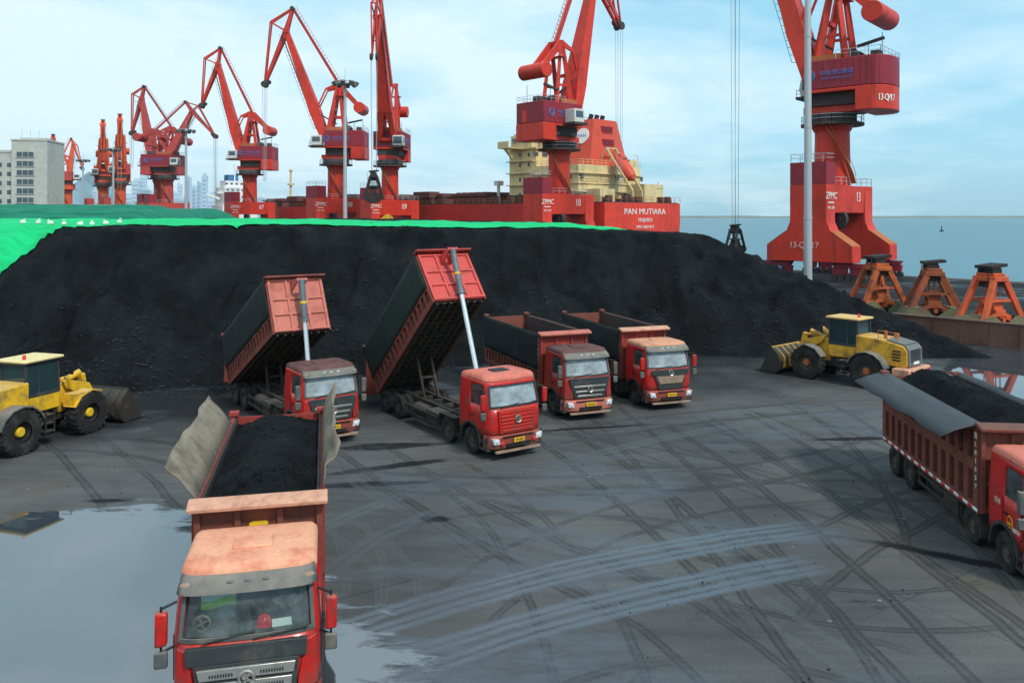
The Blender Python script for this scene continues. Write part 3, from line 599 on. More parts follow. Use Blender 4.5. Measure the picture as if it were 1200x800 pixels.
# loose coal: lumps rolled down the face and spilled over the yard at its foot, too many to count
mb = MB(); random.seed(21)
def lump(x, y, z, r):
    q = [(x+r*random.uniform(.6, 1.2)*a, y+r*random.uniform(.6, 1.2)*b, z+r*random.uniform(.5, 1)*c) for a, b, c in ((1,0,0),(0,1,0),(-1,0,0),(0,-1,0),(0,0,1),(0,0,-1))]
    mb.add(q, [(0,1,4),(1,2,4),(2,3,4),(3,0,4),(1,0,5),(2,1,5),(3,2,5),(0,3,5)])
for i in range(5200):
    x = random.uniform(-32, 29); s_ = random.betavariate(1.3, 3.0)*12-1.5
    if s_ < 0: s_ = -abs(random.gauss(0, 1.3))
    y = toe(x)+s_; z = max(0, pile_z(x, y)); r = random.choice((.04, .05, .06, .07, .09, .13)) if s_ > 0 else random.choice((.03, .04, .05, .07)); lump(x, y, z+r*.2, r)
for i in range(900):
    x = random.uniform(-22, 24); y = random.uniform(16, toe(x)-1); r = random.choice((.015, .02, .025, .035))
    if x < 2.5 and y < 27: continue
    lump(x, y, r*.3, r)
o = mb.build('coal_debris', M['coal_lump'], smooth=False); tag(o, kind='stuff')
# ------------------------------------------------------------------ dump trucks (local: front bumper at y=0, tail towards +y, x to the vehicle's left)
HALF = [(0,0),(.35,.01),(.7,.03),(.95,.07),(1.1,.14),(1.2,.26),(1.25,.42),(1.25,.72),(1.25,.86),(1.25,1.0),(1.25,1.15),(1.25,1.3),(1.25,1.45),(1.25,1.6),(1.25,1.75),(1.25,1.92),(1.25,2.1),(1.25,2.25),(1.2,2.35),(1.05,2.38),(0,2.38)]
LOOP = HALF + [(-x, y) for x, y in HALF[-2:0:-1]]
NL = len(LOOP)
ZL = [.9, 1.2, 1.6, 2.0, 2.4, 2.76, 2.84, 2.92]
def fy(z):   # front rake
    pts = [(.3,.05),(.9,.03),(1.5,.0),(2.0,.05),(2.76,.26),(2.92,.34),(3.15,.5)]
    for (a, b), (c, d) in zip(pts[:-1], pts[1:]):
        if z <= c: return b+(d-b)*max(0, (z-a)/(c-a))
    return pts[-1][1]
def cp(i, z, out=0.0, s=None, lat=1.0):
    x, y = LOOP[i % NL]; s = s if s is not None else (1 if z < 2.0 else 1-.06*(z-2.0)/.92)
    w = max(0, 1-y/1.1); yy = y+fy(z)*w
    nx = x/1.25; L = sqrt(x*x+(.001)**2)
    return (x*s+lat*out*(x/1.25 if abs(x) > .9 else x/1.25*.3), yy-out*(1 if y < .3 else 0), z)
def archz(y, z0=.9):
    d = .70**2-(y-1.42)**2
    return max(z0, .52+sqrt(d)) if d > 0 else z0
def gz(z): return .98+(z-1.0)*1.25
def cab(t, c):
    mb = MB(); vs = []
    for k, z in enumerate(ZL):
        for i in range(NL):
            p = list(cp(i, z))
            if k == 0 and abs(LOOP[i][0]) > 1.2: p[2] = archz(LOOP[i][1])
            if k == 1 and abs(LOOP[i][0]) > 1.2: p[2] = max(z, archz(LOOP[i][1])+.03)
            vs.append(tuple(p))
    fs = []
    for k in range(len(ZL)-1):
        for i in range(NL):
            x0, y0 = LOOP[i]; x1, y1 = LOOP[(i+1) % NL]
            if 3 <= k < 5:
                if max(abs(x0), abs(x1)) <= 1.12 and max(y0, y1) < .2: continue
                if abs(x0) > 1.24 and abs(x1) > 1.24 and .4 < min(y0, y1) and max(y0, y1) < 1.5: continue
            fs.append((k*NL+i, k*NL+(i+1) % NL, (k+1)*NL+(i+1) % NL, (k+1)*NL+i))
    mb.add(vs, fs); body = mb.build('cab', c['cab'], t, solid=.05, ang=50)
    # floor / interior tub
    mb = MB(); mb.bx(-1.17, 1.17, .45, 2.3, 1.15, 1.2); mb.bx(-1.15, 1.15, 2.2, 2.3, 1.2, 2.85); mb.bx(-1.1, 1.1, .24, .7, 1.2, 1.82)
    for x in (-.62, .62): mb.bx(x-.26, x+.26, 1.05, 1.55, 1.2, 1.58); mb.prism([(1.5,1.5),(1.68,1.5),(1.85,2.25),(1.72,2.28)], 'x', x-.25, x+.25)
    mb.build('cab_interior', M['interior'], body, bevel=.02)
    mb = MB(); mb.prism([(.16,1.80),(.85,1.84),(.86,1.91),(.2,2.0)], 'x', -1.12, 1.12); mb.build('dashboard', M['dash'], body)
    # roof
    mb = MB(); rv = []; lv = [(2.92, 1.0), (3.02, .985), (3.09, .93), (3.12, .8)]
    for z, s in lv:
        for i in range(NL):
            x, y, _ = cp(i, min(z, 2.92)); cy = 1.4; rv.append((x*s, cy+(y-cy)*s, z+.03*sin(pi*min(1, max(0, y/2.4)))))
    rf = [(k*NL+i, k*NL+(i+1) % NL, (k+1)*NL+(i+1) % NL, (k+1)*NL+i) for k in range(3) for i in range(NL)] + [tuple(range(3*NL, 4*NL))]
    mb.add(rv, rf)
    for x in (-.8, -.4, 0, .4, .8):
        mb.bx(x-.012, x+.012, .75, 1.0, 3.13, 3.15)
    roof = mb.build('roof', c['roof'], body, ang=50)
    mb = MB(); mb.bx(-.36, .36, 1.05, 1.6, 3.12, 3.185); mb.build('roof_hatch', c.get('hatch', c['roof']), roof, bevel=.03)
    # glazing
    def pane(name, ids, levels, off, mat):
        m_ = MB(); v = [cp(i, z, off) for z in levels for i in ids]; k = len(ids)
        m_.add(v, [(a*k+b, a*k+b+1, (a+1)*k+b+1, (a+1)*k+b) for a in range(len(levels)-1) for b in range(k-1)]); return m_.build(name, mat, body, ang=80)
    ids = list(range(-4, 5)); pane('windscreen', ids, (1.98, 2.4, 2.78), -.035, c['glass'])
    sid = [6, 7, 8, 9, 10, 11, 12]; pane('side_window', sid, (1.98, 2.4, 2.78), -.03, M['glass_clear']); pane('side_window', [NL-i for i in sid], (1.98, 2.4, 2.78), -.03, M['glass_clear'])
    # windscreen surround: dark seal + dirty lower edge
    mb = MB()
    for a, b in zip(ids[:-1], ids[1:]):
        mb.taper(cp(a, 2.0, .01), cp(b, 2.0, .01), .03, .07); mb.taper(cp(a, 2.76, .01), cp(b, 2.76, .01), .03, .05)
    for s in (-4, 4): mb.taper(cp(s, 1.98, .012), cp(s, 2.78, .012), .07, .03)
    mb.build('windscreen_seal', M['grey_trim'] if c.get('visor') else M['dark_trim'], body)
    if c.get('visor'):
        mb = MB(); v = []
        vid = list(range(-5, 6)); k = len(vid)
        for z, o_ in ((3.02, .0), (2.99, .06), (2.86, .16), (2.76, .19), (2.75, .16), (2.84, .06), (2.88, .0)):
            v += [cp(i, z, o_, lat=.25) for i in vid]
        mb.add(v, [(a*k+b, a*k+b+1, (a+1)*k+b+1, (a+1)*k+b) for a in range(6) for b in range(k-1)])
        vz = mb.build('sun_visor', c['visor'], body, solid=.012, ang=40)
        mb = MB()
        for x in (-.3, 0, .3): mb = MB(); mb.sphere((x, fy(2.9)-.12, 2.91), .05, 8, sc=(1.3, .5, .6)); mb.build('marker_lamp', M['lamp'] if not c.get('detail') else M['ldr_grey'], vz)
        for x in (-1.0, 1.0): mb = MB(); mb.sphere((x, fy(2.9)-.0, 2.87), .1, 8, sc=(1.5, .9, .55)); mb.build('corner_lamp', M['beige_bar'], vz)
    # wipers
    mb = MB()
    for x0, x1 in ((-.75, -.15), (.1, .75)):
        mb.tube(cp(0, 1.76, .05)[:0]+(x0, fy(1.97)-.03, 1.97), (x1, fy(2.05)-.02, 2.05), .012, n=5); mb.tube((x1-.35, fy(2.0)-.03, 2.0), (x1+.28, fy(2.1)-.025, 2.08), .015, n=5)
    mb.build('wiper', M['black'], body)
    # front grille
    g = MB(); k = c['grille']
    bars = MB()
    def strip(m_, x, z0, z1, o_, mt=0, x2=None):
        z0 = gz(z0); z1 = gz(z1); x2 = x2 or x; m_.prism([(-x, z0), (x, z0), (x2, z1), (-x2, z1)], 'y', -o_+fy((z0+z1)/2)-.02, fy((z0+z1)/2)+.06, mt)
    if k == 'grey':      # dark trapezoid with silver bars
        for z0, z1, x, x2 in ((1.62,1.74,.98,1.02),(1.4,1.62,.92,.98),(1.18,1.4,.82,.92),(1.0,1.18,.72,.82)): strip(g, x, z0, z1, .015, 0, x2)
        for z, x in ((1.10,.62),(1.26,.72),(1.44,.80)): strip(bars, x, z-.035, z+.035, .05)
    elif k == 'red':
        strip(g, .78, 1.02, 1.72, .012, 0, .86)
        for i in range(6): strip(bars, .68+.025*i, 1.06+i*.108, 1.13+i*.108, .05)
    elif k == 'tan':
        strip(g, .98, 1.55, 1.74, .015, 0, 1.0); strip(g, .62, 1.0, 1.55, .02, 0, .86)
        strip(bars, .60, 1.22, 1.50, .05, 0, .74)
    else:                # near truck: cowl band and two wide mesh bars
        strip(g, 1.0, 1.50, 1.74, .015, 0, 1.02); strip(g, .82, 1.02, 1.50, .012, 0, .88)
        strip(bars, .78, 1.31, 1.46, .05, 0, .82); strip(bars, .74, 1.10, 1.26, .05, 0, .76)
        for z in (gz(1.37), gz(1.18)):
            for sx in (-1, 1):
                for i in range(9):
                    x = sx*(.24+i*.045); g.bx(x-.015, x+.015, fy(z)-.085, fy(z)-.06, z-.03, z+.03)
    gr = g.build('grille', M['dark_trim'] if k != 'red' else c['cab'], body, bevel=.012)
    bars.build('grille_bar', {'grey': M['chrome'], 'red': M['cab_red'], 'tan': M['beige_bar'], 'near': M['chrome']}[k], gr, bevel=.012)
    e = MB(); ez = {'grey': 1.34, 'red': 1.42, 'tan': 1.62, 'near': 1.30}[k]; ez = gz(ez); y = fy(ez)-.10
    e.lathe([(.10,-.0),(.135,-.02),(.15,0),(.135,.03),(.10,.02)], (0, y, ez), 'y', 20); e.taper((-.05, y-.01, ez-.10), (.05, y-.01, ez+.10), .04, .03); e.taper((-.07, y-.01, ez+.03), (.07, y-.01, ez-.03), .04, .03)
    e.build('emblem', M['chrome'], gr)
    if k in ('grey', 'near'):   # red cheeks standing proud beside the grille
        for s in (-1, 1):
            m_ = MB(); pts = [(s*1.0,gz(1.66)),(s*1.16,gz(1.7)),(s*1.2,1.0),(s*.86,1.0),(s*.86,1.2)]
            v = [(x, (0.0 if abs(x) < 1 else .12+(abs(x)-1)*.4)+fy(z)-.045, z) for x, z in pts]; v2 = [(x, yy+.09, z) for x, yy, z in v]; n_ = len(v)
            m_.add(v+v2, [tuple(range(n_)), tuple(range(2*n_-1, n_-1, -1))]+[(i, (i+1) % n_, n_+(i+1) % n_, n_+i) for i in range(n_)]); m_.build('cheek_panel', c['cab'], body, bevel=.01)
    # bumper
    b = MB(); bi = list(range(-6, 7)); v = []
    prof = [(.42, .02), (.46, .10), (.62, .13), (.86, .10), (.93, .03), (.93, -.05), (.42, -.05)]
    for z, o_ in prof: v += [(cp(i, .9, 0)[0]*1.0, cp(i, .9)[1]-o_, z) for i in bi]
    kk = len(bi); b.add(v, [(a*kk+j, a*kk+j+1, ((a+1) % 7)*kk+j+1, ((a+1) % 7)*kk+j) for a in range(7) for j in range(kk-1)])
    bump = b.build('bumper', c['bumper'], body, ang=30)
    m_ = MB(); m_.bx(-.55, .55, -.14, -.06, .50, .62); m_.bx(-.7, .7, -.115, -.06, .86, .90); m_.build('air_intake', M['black'], bump)
    for s in (-1, 1):
        m_ = MB(); m_.prism([(s*.80,.62),(s*1.08,.64),(s*1.13,.86),(s*.86,.84)], 'y', -.085, .1); m_.sphere((s*.95, -.08, .74), .085, 10, sc=(1, .4, 1)); m_.build('headlight', M['lamp'], bump, bevel=.015)
        if c.get('foglamp'):
            m_ = MB(); m_.sphere((s*.74, -.12, .66), .08, 10, sc=(1.2, .5, 1)); m_.build('fog_lamp', M['redlamp'], bump)
    m_ = MB(); m_.bx(-.24, .24, -.165, -.14, .66, .82); pl = m_.build('number_plate', M['yellow'], bump)
    m_ = MB()
    for i in range(6): m_.bx(-.18+i*.065, -.145+i*.065, -.170, -.164, .70, .78)
    m_.build('plate_characters', M['black'], pl)
    m_ = MB(); m_.bx(-1.02, 1.02, -.15, .02, .30, .385); m_.build('bumper_step', M['beige_bar'], bump, bevel=.02)
    # doors
    for s in (-1, 1):
        m_ = MB(); x = s*1.262
        for p0, p1 in (((x,.46,1.2),(x,.46,1.98)), ((x,1.47,1.28),(x,1.47,1.98)), ((x,.46,1.2),(x,.62,1.1))): m_.taper(p0, p1, .014, .014)
        m_.bx(s*1.265-.015, s*1.265+.015, 1.2, 1.38, 1.55, 1.6); m_.build('door_seam', M['black'], body)
        m_ = MB(); m_.bx(s*.98, s*1.26, .25, .82, .36, .44); m_.bx(s*.98, s*1.26, .25, .82, .66, .72); m_.bx(s*.98, s*1.0, .25, .82, .36, .92); m_.bx(s*1.0, s*1.255, .16, .24, .36, .92); m_.build('entry_step', M['dark_trim'], body)
        # mudguard arch
        m_ = MB(); pts = [(1.42+.78*cos(a), .52+.78*sin(a)) for a in [R(d) for d in range(-5, 186, 12)]]; pi_ = [(1.42+.70*cos(a), .52+.70*sin(a)) for a in [R(d) for d in range(185, -6, -12)]]
        m_.prism(pts+pi_, 'x', s*.95, s*1.285); m_.build('mudguard', M['dark_trim'], body)
        # mirrors
        mm = M['cab_red'] if c['mirror'] == 'red' else M['grey_trim']
        m_ = MB(); xm = s*1.42; m_.prism([(xm-.10,1.92),(xm+.10,1.94),(xm+.11,2.50),(xm-.09,2.52)], 'y', .12, .27); mir = m_.build('mirror', mm, body, bevel=.04)
        m_ = MB(); m_.tube((s*1.19, .35, 2.6), (xm, .2, 2.56), .022, n=6); m_.tube((s*1.22, .35, 1.84), (xm, .2, 1.82), .022, n=6); m_.tube((xm, .2, 1.80), (xm, .2, 2.6), .022, n=6); m_.build('mirror_arm', M['black'], mir)
        m_ = MB(); m_.bx(xm-.11, xm+.11, .13, .24, 1.56, 1.84); m_.build('wide_mirror', M['grey_trim'], mir, bevel=.03)
    if c.get('door_marks'):
        x = -1.262
        text('限速', .16, M['letter_worn'], body, (x, 1.75, 1.75), (R(90), 0, R(-90)), 'door_lettering')
        m_ = MB(); m_.lathe([(.14,-.01),(.16,0),(.14,.01)], (x-.003, 1.1, 1.42), 'x', 16); m_.bx(x-.015, x, 1.0, 1.2, 1.36, 1.40); m_.build('door_emblem', M['yellow'], body)
        text('自卸车', .13, M['letter'], body, (x-.003, .78, 1.28), (R(90), 0, R(-90)), 'door_lettering')
    return body
TY = MB(); TY.lathe([(.26,-.13),(.40,-.15),(.49,-.145),(.52,-.11),(.52,.11),(.49,.145),(.40,.15),(.26,.13)], ax='x', n=30)
for i in range(36):
    a = 2*pi*i/36
    for s in (-1, 1): TY.taper((s*.02, .515*cos(a), .515*sin(a)), (s*.13, .515*cos(a+.04*s), .515*sin(a+.04*s)), .035, .03, up=(0, cos(a), sin(a)))
RM = MB(); RM.lathe([(.27,-.12),(.27,.10),(.25,.12),(.23,.06),(.12,.02),(.11,.10),(.0,.11)], ax='x', n=24)
for i in range(8): a = 2*pi*i/8; RM.tube((.04, .18*cos(a), .18*sin(a)), (.075, .18*cos(a), .18*sin(a)), .02, n=6)
_w = [None, None]
def wheel(t, x, y, s):
    if _w[0] is None:
        a = TY.build('wheel', M['tyre']); b = RM.build('rim', M['rim']); _w[0] = a.data; _w[1] = b.data; bpy.data.objects.remove(a); bpy.data.objects.remove(b)
    o = bpy.data.objects.new('wheel', _w[0]); COL.objects.link(o); o.parent = t; o.location = (x, y, .52); o.rotation_euler = (random.random()*6, 0, 0 if s > 0 else pi)
    r = bpy.data.objects.new('rim', _w[1]); COL.objects.link(r); r.parent = o
def bed(t, c, ang):
    HL, TLn, BW, BH = 7.0, .5, 1.25, c.get('bh', 2.38)
    root_m = MB()
    m0 = root_m
    m0.bx(-BW+.08, BW-.08, -HL+.05, TLn, 0, .07)
    bedo = m0.build('dump_bed', M['inner'], t, loc=(0, 9.75, 1.16), rot=(-ang, 0, 0))
    m_ = MB()
    for i in range(20): m_.bx(-1.17, 1.17, -6.85+i*.375, -6.77+i*.375, -.13, -.002)
    for x in (-1.1, -.75, -.42, 0, .42, .75, 1.1): m_.bx(x-.04, x+.04, -6.9, .45, -.22, -.132)
    m_.build('floor_beams', M['under'], bedo); m_ = MB(); m_.bx(-1.17, 1.17, -6.9, .45, -.012, -.003); m_.build('floor_underside', M['black'], bedo)
    for s in (-1, 1):
        m_ = MB(); a, b = sorted((s*(BW-.08), s*(BW-.03))); m_.bx(a, b, -HL+.0, TLn, -.1, BH); sp_ = m_.build('side_panel', M['recess_shade'], bedo)
        m_ = MB(); a, b = sorted((s*(BW-.10), s*(BW-.083))); m_.bx(a, b, -HL+.05, TLn-.1, .08, BH-.01); m_.build('side_lining', M['inner'], bedo); m_ = MB()
        a, b = sorted((s*(BW-.028), s*(BW+.07)))
        m_.bx(a, b, -HL, TLn, -.14, .10); m_.bx(a, b, -HL, TLn, BH-.14, BH+.01)
        two = c.get('rows', 2) == 2
        m_.bx(a, b, -HL, TLn, *((1.0, 1.32) if two else (.62, .86)))
        n_ = 12 if two else 16; w = .27 if two else .17
        for i in range(n_+1):
            y = -HL+.02+(HL+TLn-.04-w)*i/n_
            a2, b2 = sorted((s*(BW-.028), s*(BW+.066))); m_.bx(a2, b2, y, y+w, -.138, BH-.003)
        m_.build('side_frame', c['side'], bedo)
        if c.get('mesh'):
            m_ = MB(); nx = 40; v = []
            for j in range(9):
                for i in range(nx+1):
                    y = -HL+.05+(HL+TLn-.1)*i/nx; z = .74+(BH+.06-.74)*j/8; q = .03*noise.noise(Vector((y*1.5, z*2, s*5+c['seed'])))
                    v.append((s*(BW+.10+q+.03*sin(j/8*pi)), y, z-(.05*abs(sin(y*2.1)) if j == 0 else 0)))
            m_.add(v, [(j*(nx+1)+i, j*(nx+1)+i+1, (j+1)*(nx+1)+i+1, (j+1)*(nx+1)+i) for j in range(8) for i in range(nx)]); m_.build('side_mesh', c['mesh'], bedo, solid=.02, ang=180)
        if c.get('stripe') and s < 0:
            m_ = MB(); m_.add([(-BW-.076, -HL+i*.3, z) for z in (-.10, .0) for i in range(26)], [(i, i+1, 27+i, 26+i) for i in range(25)]); m_.m = [i % 2 for i in range(25)]
            m_.build('reflective_stripe', [M['reflect'], M['redlamp']], bedo, solid=.004)
        if c.get('vtext') and s < 0:
            for i, ch in enumerate(c['vtext']): text(ch, .20, M['letter'], bedo, (-BW-.072, -HL+.11, BH-.25-i*.235), (R(90), 0, R(-90)), 'side_lettering')
    # headboard
    m_ = MB(); m_.bx(-BW+.03, BW-.03, -HL-.02, -HL+.045, -.1, BH+.02)
    for x in (-1.2, -.42, .42, 1.2): m_.bx(x-.06, x+.06, -HL-.10, -HL-.021, -.1, BH-.02)
    for z in (-.08, .66, 1.36, BH-.14): m_.bx(-1.139, 1.139, -HL-.096, -HL-.0215, z, z+.10)
    hb = m_.build('headboard', c['head'], bedo, bevel=.012)
    m_ = MB(); W_ = BW+.12
    m_.prism([(-HL-.36,BH+.05),(-HL-.34,BH-.04),(-HL-.03,BH+.03),(-HL+.08,BH+.05),(-HL+.08,BH+.14),(-HL-.05,BH+.15)], 'x', -W_, W_); m_.build('canopy_lip', c['lip'], hb, bevel=.02)
    for s in (-1, 1):
        m_ = MB(); m_.bx(s*(BW-.02)-.07, s*(BW-.02)+.07, TLn-.06, TLn+.07, -.12, BH+.06); m_.bx(s*(BW-.02)-.16, s*(BW-.02)+.10, TLn-.2, TLn+.1, BH+.06, BH+.16); m_.build('corner_post', c['side'], bedo)
    m_ = MB(); m_.bx(-BW+.1, BW-.1, -.03, .03, -BH+.05, 0)
    for x in (-1.0, -.5, 0, .5, 1.0): m_.bx(x-.05, x+.05, .03, .1, -BH+.06, -.02)
    for z in (-.1, -1.1, -BH+.1): m_.bx(-BW+.11, BW-.11, .03, .095, z-.05, z+.05)
    m_.build('tailgate', c['side'], bedo, loc=(0, TLn+.03, BH-.02), rot=(ang*1.0+(.12 if ang else 0), 0, 0))
    return bedo
def dump_truck(label, x, y, h, ang, c):
    t = empty('dump_truck', (x, y, 0), R(h), label, 'dump truck', 'red dump trucks in the coal yard')
    c.setdefault('seed', x)
    for ay in (1.42, 3.35):
        for s in (-1, 1): wheel(t, s*1.08, ay, s)
    for ay in (8.0, 9.38):
        for s in (-1, 1): wheel(t, s*1.08, ay, s); wheel(t, s*.74, ay, s)
    m_ = MB()
    for s in (-1, 1): m_.bx(s*.43-.05, s*.43+.05, .5, 10.0, .72, 1.0)
    for yy in (2.6, 3.6, 4.6, 5.6, 6.6, 7.4, 8.6, 9.8): m_.bx(-.379, .379, yy, yy+.12, .76, .96)
    for ay in (1.42, 3.35, 8.0, 9.38): m_.tube((-.95, ay, .52), (.95, ay, .52), .09, n=10)
    for ay in (8.0, 9.38): m_.sphere((0, ay, .52), .26, 12)
    for s in (-1, 1): m_.taper((s*.62, 7.5, .66), (s*.62, 9.9, .66), .1, .12)
    m_.build('chassis', M['frame'], t)
    m_ = MB(); m_.bx(-1.2, -.55, 4.2, 5.3, .42, .98); m_.tube((-.9, 5.5, .72), (-.9, 6.6, .72), .28, n=16); m_.build('side_tank', M['frame'], t, bevel=.03)
    m_ = MB(); m_.bx(.55, 1.2, 4.1, 4.9, .42, .98); m_.tube((.88, 5.1, .70), (.88, 6.7, .70), .30, n=18); m_.build('fuel_tank', M['frame'], t, bevel=.03)
    for s in (-1, 1):
        m_ = MB(); m_.taper((s*1.22, 4.15, .82), (s*1.22, 7.2, .82), .04, .10); m_.taper((s*1.22, 4.15, .50), (s*1.22, 7.2, .50), .04, .10)
        for yy in (4.2, 5.4, 6.4, 7.1): m_.bx(s*1.2-.02, s*1.2+.02, yy, yy+.06, .45, .9)
        m_.build('side_guard', M['frame'], t)
        m_ = MB(); m_.bx(s*.9, s*1.24, 2.75, 2.80, .35, 1.05); m_.bx(s*.9, s*1.24, 3.95, 4.0, .5, 1.05); m_.bx(s*.9, s*1.24, 2.75, 4.0, 1.06, 1.10); m_.build('mudguard', M['frame'], t)
    m_ = MB(); m_.bx(-1.15, 1.15, 9.98, 10.08, .5, .66); m_.build('rear_underrun', M['frame'], t)
    m_ = MB(); m_.bx(-.95, .95, 2.42, 2.70, 1.0, 1.75); m_.tube((.75, 2.6, 1.2), (.75, 2.6, 2.75), .09, n=10); m_.build('rear_cab_unit', M['frame'], t)
    bo = cab(t, c)
    bd = bed(t, c, ang)
    top = Vector((0, -7.9, c.get('bh', 2.38)-.42)); ca, sa = cos(-ang), sin(-ang)
    P1 = Vector((0, 9.75+top.y*ca-top.z*sa, 1.16+top.y*sa+top.z*ca)); P0 = Vector((0, 2.5, 1.55))
    if ang:
        m_ = MB()
        for x in (-.2, .2): m_.prism([(-7.02,1.75),(-7.02,2.2),(-7.95,2.02),(-7.95,1.88)], 'x', x-.03, x+.03)
        m_.tube((-.24, -7.9, 1.96), (.24, -7.9, 1.96), .07, n=10); m_.build('cylinder_bracket', c['head'], bd)
        L = (P1-P0).length; d = (P1-P0)/L; bl = 1.75 if ang < .6 else 1.95
        m_ = MB(); m_.tube(P1, P1-d*bl, .135, n=16); m_.tube(P1-d*bl, P1-d*(bl+.10), .19, n=16)
        hr = m_.build('hoist_cylinder', M['barrel'], t)
        m_ = MB(); m_.tube(P1-d*(bl*.55), P1-d*(bl*.55+.1), .142, n=16); m_.build('cylinder_band', M['yellow'], hr)
        m_ = MB(); m_.tube(P1-d*bl, P0+d*.3, .105, n=16); m_.build('piston_rod', M['piston'], hr)
        m_ = MB(); m_.tube(P0+d*.32, P0, .13, n=12); m_.bx(-.3, .3, 2.44, 2.70, 1.30, 1.5); m_.build('cylinder_foot', M['black'], hr)
        m_ = MB(); a_ = Vector((0, 9.75-2.6*cos(-ang), 1.16+2.6*sin(ang))); m_.taper((-.35, 7.0, .95), a_+Vector((-.35, 0, -.1)), .09, .12); m_.taper((.35, 7.0, .95), a_+Vector((.35, 0, -.1)), .09, .12); q_ = (Vector((0, 7.0, .95))+a_+Vector((0, 0, -.1)))/2; m_.taper(q_+Vector((-.39, 0, 0)), q_+Vector((.39, 0, 0)), .07, .09); m_.build('stabiliser_arm', M['under'], t)
    else:
        m_ = MB(); m_.tube((0, 2.58, 1.2), (0, 2.58, 2.92), .15, n=16); hr = m_.build('hoist_cylinder', M['barrel'], t)
        m_ = MB(); m_.tube((0, 2.58, 2.92), (0, 2.58, 3.03), .19, n=18); m_.build('cylinder_cap', M['yellow'], hr)
    return t, bd, bo
def bed_world(t, p):  # point of a level bed in world space
    v = Vector((p[0], p[1]+9.75, p[2]+1.16)); a = t.rotation_euler.z
    return Vector((t.location.x+v.x*cos(a)-v.y*sin(a), t.location.y+v.x*sin(a)+v.y*cos(a), v.z))
base = dict(glass=M['glass_dusty_sky'], mirror='grey', bumper=M['cab_red'])
t1, _, _ = dump_truck('red dump truck tipping its less steeply raised salmon-fronted bed, sooty roof and grey grille', -7.25, 32.9, 35, R(26.6),
    dict(base, cab=M['cab_red'], roof=M['roof_sooty'], visor=M['grey_trim'], grille='grey', head=M['bed_salmon'], side=M['bed_rust'], lip=M['bed_rust'], rows=1, mesh=M['mesh_cloth'], bumper=M['cab_red']))
t2, _, _ = dump_truck('bright red dump truck with bed raised highest and steepest, red slatted grille and pink roof', .2, 31.15, 33.5, R(41),
    dict(base, cab=M['cab_red'], roof=M['roof_pink'], visor=None, grille='red', head=M['bed_pinkred'], side=M['bed_rust'], lip=M['bed_red'], rows=1, mesh=M['mesh_green'], mirror='red', foglamp=True, hatch=M['black'], bumper=M['cab_red']))
t3, _, _ = dump_truck('dull red dump truck with level empty black-draped bed, just left of the tan-roofed truck', 3.54, 36.9, 22, 0,
    dict(base, cab=M['cab_red_dusty'], roof=M['roof_sooty'], visor=M['grey_trim'], grille='grey', head=M['bed_red'], side=M['bed_brown'], lip=M['bed_salmon'], mesh=M['mesh_cloth'], vtext='苏G06827', bumper=M['bed_salmon'], rows=1))
t4, _, _ = dump_truck('red dump truck with tan roof and muddy tan grille, rightmost of four at the pile', 7.6, 38.85, 19, 0,
    dict(base, cab=M['cab_red'], roof=M['roof_tan'], visor=M['grey_trim'], grille='tan', head=M['bed_red'], side=M['bed_brown'], lip=M['bed_peach'], mirror='red', bumper=M['cab_red'], glass=M['glass_dusty_sky'], rows=1, bh=2.3, mesh=M['mesh_cloth']))
t5, b5, c5 = dump_truck('nearest red dump truck with peach roof, loaded with coal between two raised tan flaps', -4.58, 14.0, 13, 0,
    dict(base, cab=M['cab_red'], roof=M['roof_peach'], visor=M['grey_trim'], grille='near', head=M['bed_brown'], side=M['bed_red'], lip=M['bed_peach'], mirror='red', glass=M['glass_clear'], detail=True, bumper=M['cab_red'], bh=2.25, rows=1))
t6, b6, c6 = dump_truck('brown sided dump truck at the far right, coal heaped beside a flat grey rubber sheet', 13.93, 19.6, -6, 0,
    dict(base, cab=M['cab_red'], roof=M['roof_pink'], visor=M['grey_trim'], grille='grey', head=M['bed_brown'], side=M['bed_brown'], lip=M['bed_brown'], stripe=True, vtext='鲁L81057', door_marks=True, bh=2.25, bumper=M['cab_red']))
# flaps of the near truck: stiff dusty canvas standing out from the bed edges
def flap(bd, s, y0, y1, z0, outs, mat, name, th=.025, n=30, wav=.06, seed=0):
    m_ = MB(); v = []; k = len(outs)
    for i in range(n+1):
        f = i/n; y = y0+(y1-y0)*f
        for j, (o_, zz) in enumerate(outs):
            q = noise.noise(Vector((y*.9, j*.8, seed)))*wav*j/(k-1)*2; q2 = noise.noise(Vector((y*.7+9, j*.7, seed)))*wav*j/(k-1)*2
            v.append((s*(1.27+o_+q), y, z0+zz+q2))
    m_.add(v, [(i*k+j, i*k+j+1, (i+1)*k+j+1, (i+1)*k+j) for i in range(n) for j in range(k-1)]); return m_.build(name, mat, bd, solid=th, ang=60)
flap(b5, -1, -6.7, -.3, 2.25, [(0,0),(.19,.28),(.36,.5),(.52,.68),(.62,.82)], M['canvas'], 'side_flap', seed=1)
flap(b5, 1, -6.6, .2, 2.25, [(0,0),(.05,.28),(.12,.5),(.25,.7),(.32,.95)], M['canvas'], 'side_flap', seed=4, wav=.09)
flap(b6, -1, -6.95, .6, 2.25, [(-.12,.1),(.25,.03),(.6,-.08),(1.02,-.28)], M['rubber_sheet'], 'side_sheet', wav=.03, seed=7)
flap(b6, 1, -6.95, .6, 2.25, [(-.1,.04),(.03,.10),(.1,.18)], M['rubber_sheet'], 'side_sheet', wav=.03, seed=9)
